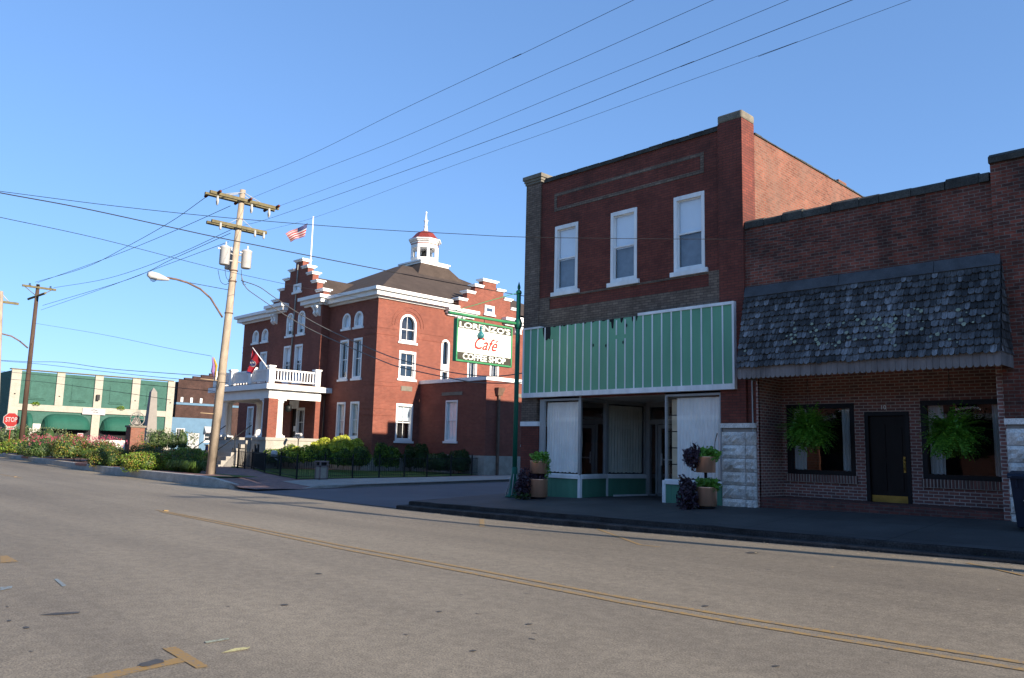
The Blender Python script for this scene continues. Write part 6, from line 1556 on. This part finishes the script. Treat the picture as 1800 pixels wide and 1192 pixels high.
shrub('hedge_shrub', 'sunlit hedge shrub behind the lamp standard', 'shrub', 512, 556, 779, 814, 24.9, ['leaf', 'leaf_lime'], 2600, .07)
shrub('golden_shrub', 'bright yellow green shrub against the courthouse corner bay', 'shrub', 556, 612, 767, 800, 26.4, ['leaf_lime'], 3400, .07)
shrub('golden_shrub', 'smaller bright yellow shrub under the paired front windows', 'shrub', 598, 634, 770, 795, 26.7, ['leaf_lime'], 1800, .07, lumps=2)
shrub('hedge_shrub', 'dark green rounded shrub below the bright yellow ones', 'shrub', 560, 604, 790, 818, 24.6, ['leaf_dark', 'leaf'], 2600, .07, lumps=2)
shrub('hedge_shrub', 'broad green shrub behind the stone memorial', 'shrub', 594, 645, 784, 821, 24.8, ['leaf', 'leaf_dark'], 3400, .07)
shrub('hedge_shrub', 'round green shrub at the foot of the courthouse corner', 'shrub', 652, 706, 779, 823, None, ['leaf', 'leaf_dark'], 3800, .07, X=-38.6)
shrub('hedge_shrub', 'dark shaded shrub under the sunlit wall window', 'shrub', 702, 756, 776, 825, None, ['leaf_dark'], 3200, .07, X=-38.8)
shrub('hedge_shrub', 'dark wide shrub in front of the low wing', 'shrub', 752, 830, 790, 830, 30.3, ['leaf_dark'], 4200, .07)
# kerb weeds
m = MB()
for px_, py_i in ((1082, 931), (1737, 983), (1560, 962), (1690, 978)): p = hit(px_, py_i, R); grass_tuft(m, (p.x, p.y, p.z), .1, .13, 22, .3)
m.build('kerb_weeds', 'grassblade', None, 'stuff', 'small weeds growing from the kerb joint', normals=False)
m = MB()
for _ in range(230):
    x_ = random.uniform(-19, 2); y_ = 14.88-abs(random.gauss(0, .35 if random.random() < .7 else 1.6)); s_ = random.uniform(.008, .03)
    z_ = R(x_, y_)+.01; a_ = random.uniform(0, 3); m.poly([(x_+s_*math.cos(a_+t), y_+s_*.7*math.sin(a_+t), z_+random.uniform(0, .01)) for t in (0, 1.6, 3.1, 4.7)])
m.build('gutter_litter', plain('dry leaf litter', (.42, .34, .22), .9, .5, 9), None, 'stuff', 'dry leaves and grit lying along the kerb', normals=False)

# row of shops across the street, behind the camera: added unseen to cut sky light and darken the shop glass
for i, (a, b, h, mt, lab) in enumerate(((-100, -62, 8.5, 'old_brick', 'far low brick shop added unseen behind the camera to dim sky light'), (-61.9, -30, 7.5, 'brown_brick', 'brown brick block added unseen behind the camera to dim sky light'), (-29.9, -2, 4.6, 'side_brick', 'low orange brick block added unseen behind the camera to dim sky light'), (-1.9, 40, 4.4, 'brown_brick', 'low brown brick block added unseen behind the camera to dim sky light'))):
    ro = thing('sky_blocking_shop', ((a+b)/2, -14, -1.5), lab, 'building', 'unseen shops added to dim sky light')
    Fo = lambda u, v, w: Vector((u, -9+w, v)); hs = [(x, x+1.2, 4.2, 6.4) for x in fr(a+2, b-3, 3.2)] if h > 7 else [(x, x+1.2, 3.0, 3.9) for x in fr(a+2, b-3, 3.2)]
    m = wall(Fo, a, b, -1.5, h, hs+[(x, x+2.6, -.7, 1.6) for x in fr(a+1.5, b-4, 5)], .2); m.box(a, b, -24, -9.4, h-.5, h-.3); m.box(a, a+.3, -24, -9.01, -1.5, h-.01); m.box(b-.3, b, -24, -9.01, -1.5, h-.01); m.box(a+.3, b-.3, -24.2, -24, -1.5, h); m.build('walls', mt, ro)
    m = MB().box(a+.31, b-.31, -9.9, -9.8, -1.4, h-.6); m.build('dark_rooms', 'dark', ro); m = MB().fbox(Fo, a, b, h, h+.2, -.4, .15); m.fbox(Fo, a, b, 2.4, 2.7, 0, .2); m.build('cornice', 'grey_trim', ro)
    m = MB()
    for h_ in hs: m.fbox(Fo, h_[0], h_[1], h_[2]+.9, h_[2]+.97, -.15, -.1); m.fbox(Fo, h_[0]-.1, h_[1]+.1, h_[2]-.12, h_[2]-.002, -.1, .08)
    m.build('window_trim', 'white_old', ro)

rp = thing('utility_pole', (10, 15.35, -1.4), 'utility pole past the right edge of the photo that carries the five wires', 'utility pole', 'wooden utility poles along the street')
MB().tube([(10, 15.35, -1.5), (10, 15.45, 5), (10, 15.5, 10.6)], [.2, .17, .13], 12).build('shaft', 'wood', rp)
MB().box(9.9, 10.1, 13.9, 17.6, 10.0, 10.14).build('upper_crossarm', 'arm', rp); MB().box(9.9, 10.1, 14.2, 17.2, 9.0, 9.14).build('lower_crossarm', 'arm', rp)
MB().lathe((10.35, 15.5, 7.6), [(.2, 0), (.23, .03), (.23, .8), (.16, .9)], 12).build('transformer', 'lampw', rp)

for px0, px1 in ((38, 48), (134, 152)):
    a, b = onY(px0, 800, 14.98), onY(px1, 810, 14.98); zt_ = -1.385+rise(a.x)
    m = MB().box(a.x, b.x, 14.972, 15.19, zt_-.13, zt_+.004); structure(m, 'kerb_paint', 'redpaint')

m = MB(); random.seed(31)
for _ in range(200):
    if random.random() < .6: x_, y_ = random.uniform(-32, 4), random.choice((4.6, 6.1, 9.6, 11.2))+random.gauss(0, .35)
    else: x_, y_ = random.uniform(-30, 6), random.uniform(1.5, 14)
    L, wd = random.uniform(.012, .05), random.uniform(.005, .013)
    m.poly([(x_+dx, y_+dy, R(x_, y_)+.005) for dx, dy in ((-L, 0), (-L*.4, -wd), (L*.7, -wd*.6), (L, wd*.3), (L*.2, wd))])
structure(m, 'tar_flecks', plain('soft tar fleck', (.12, .112, .10), .8, .2, 8))
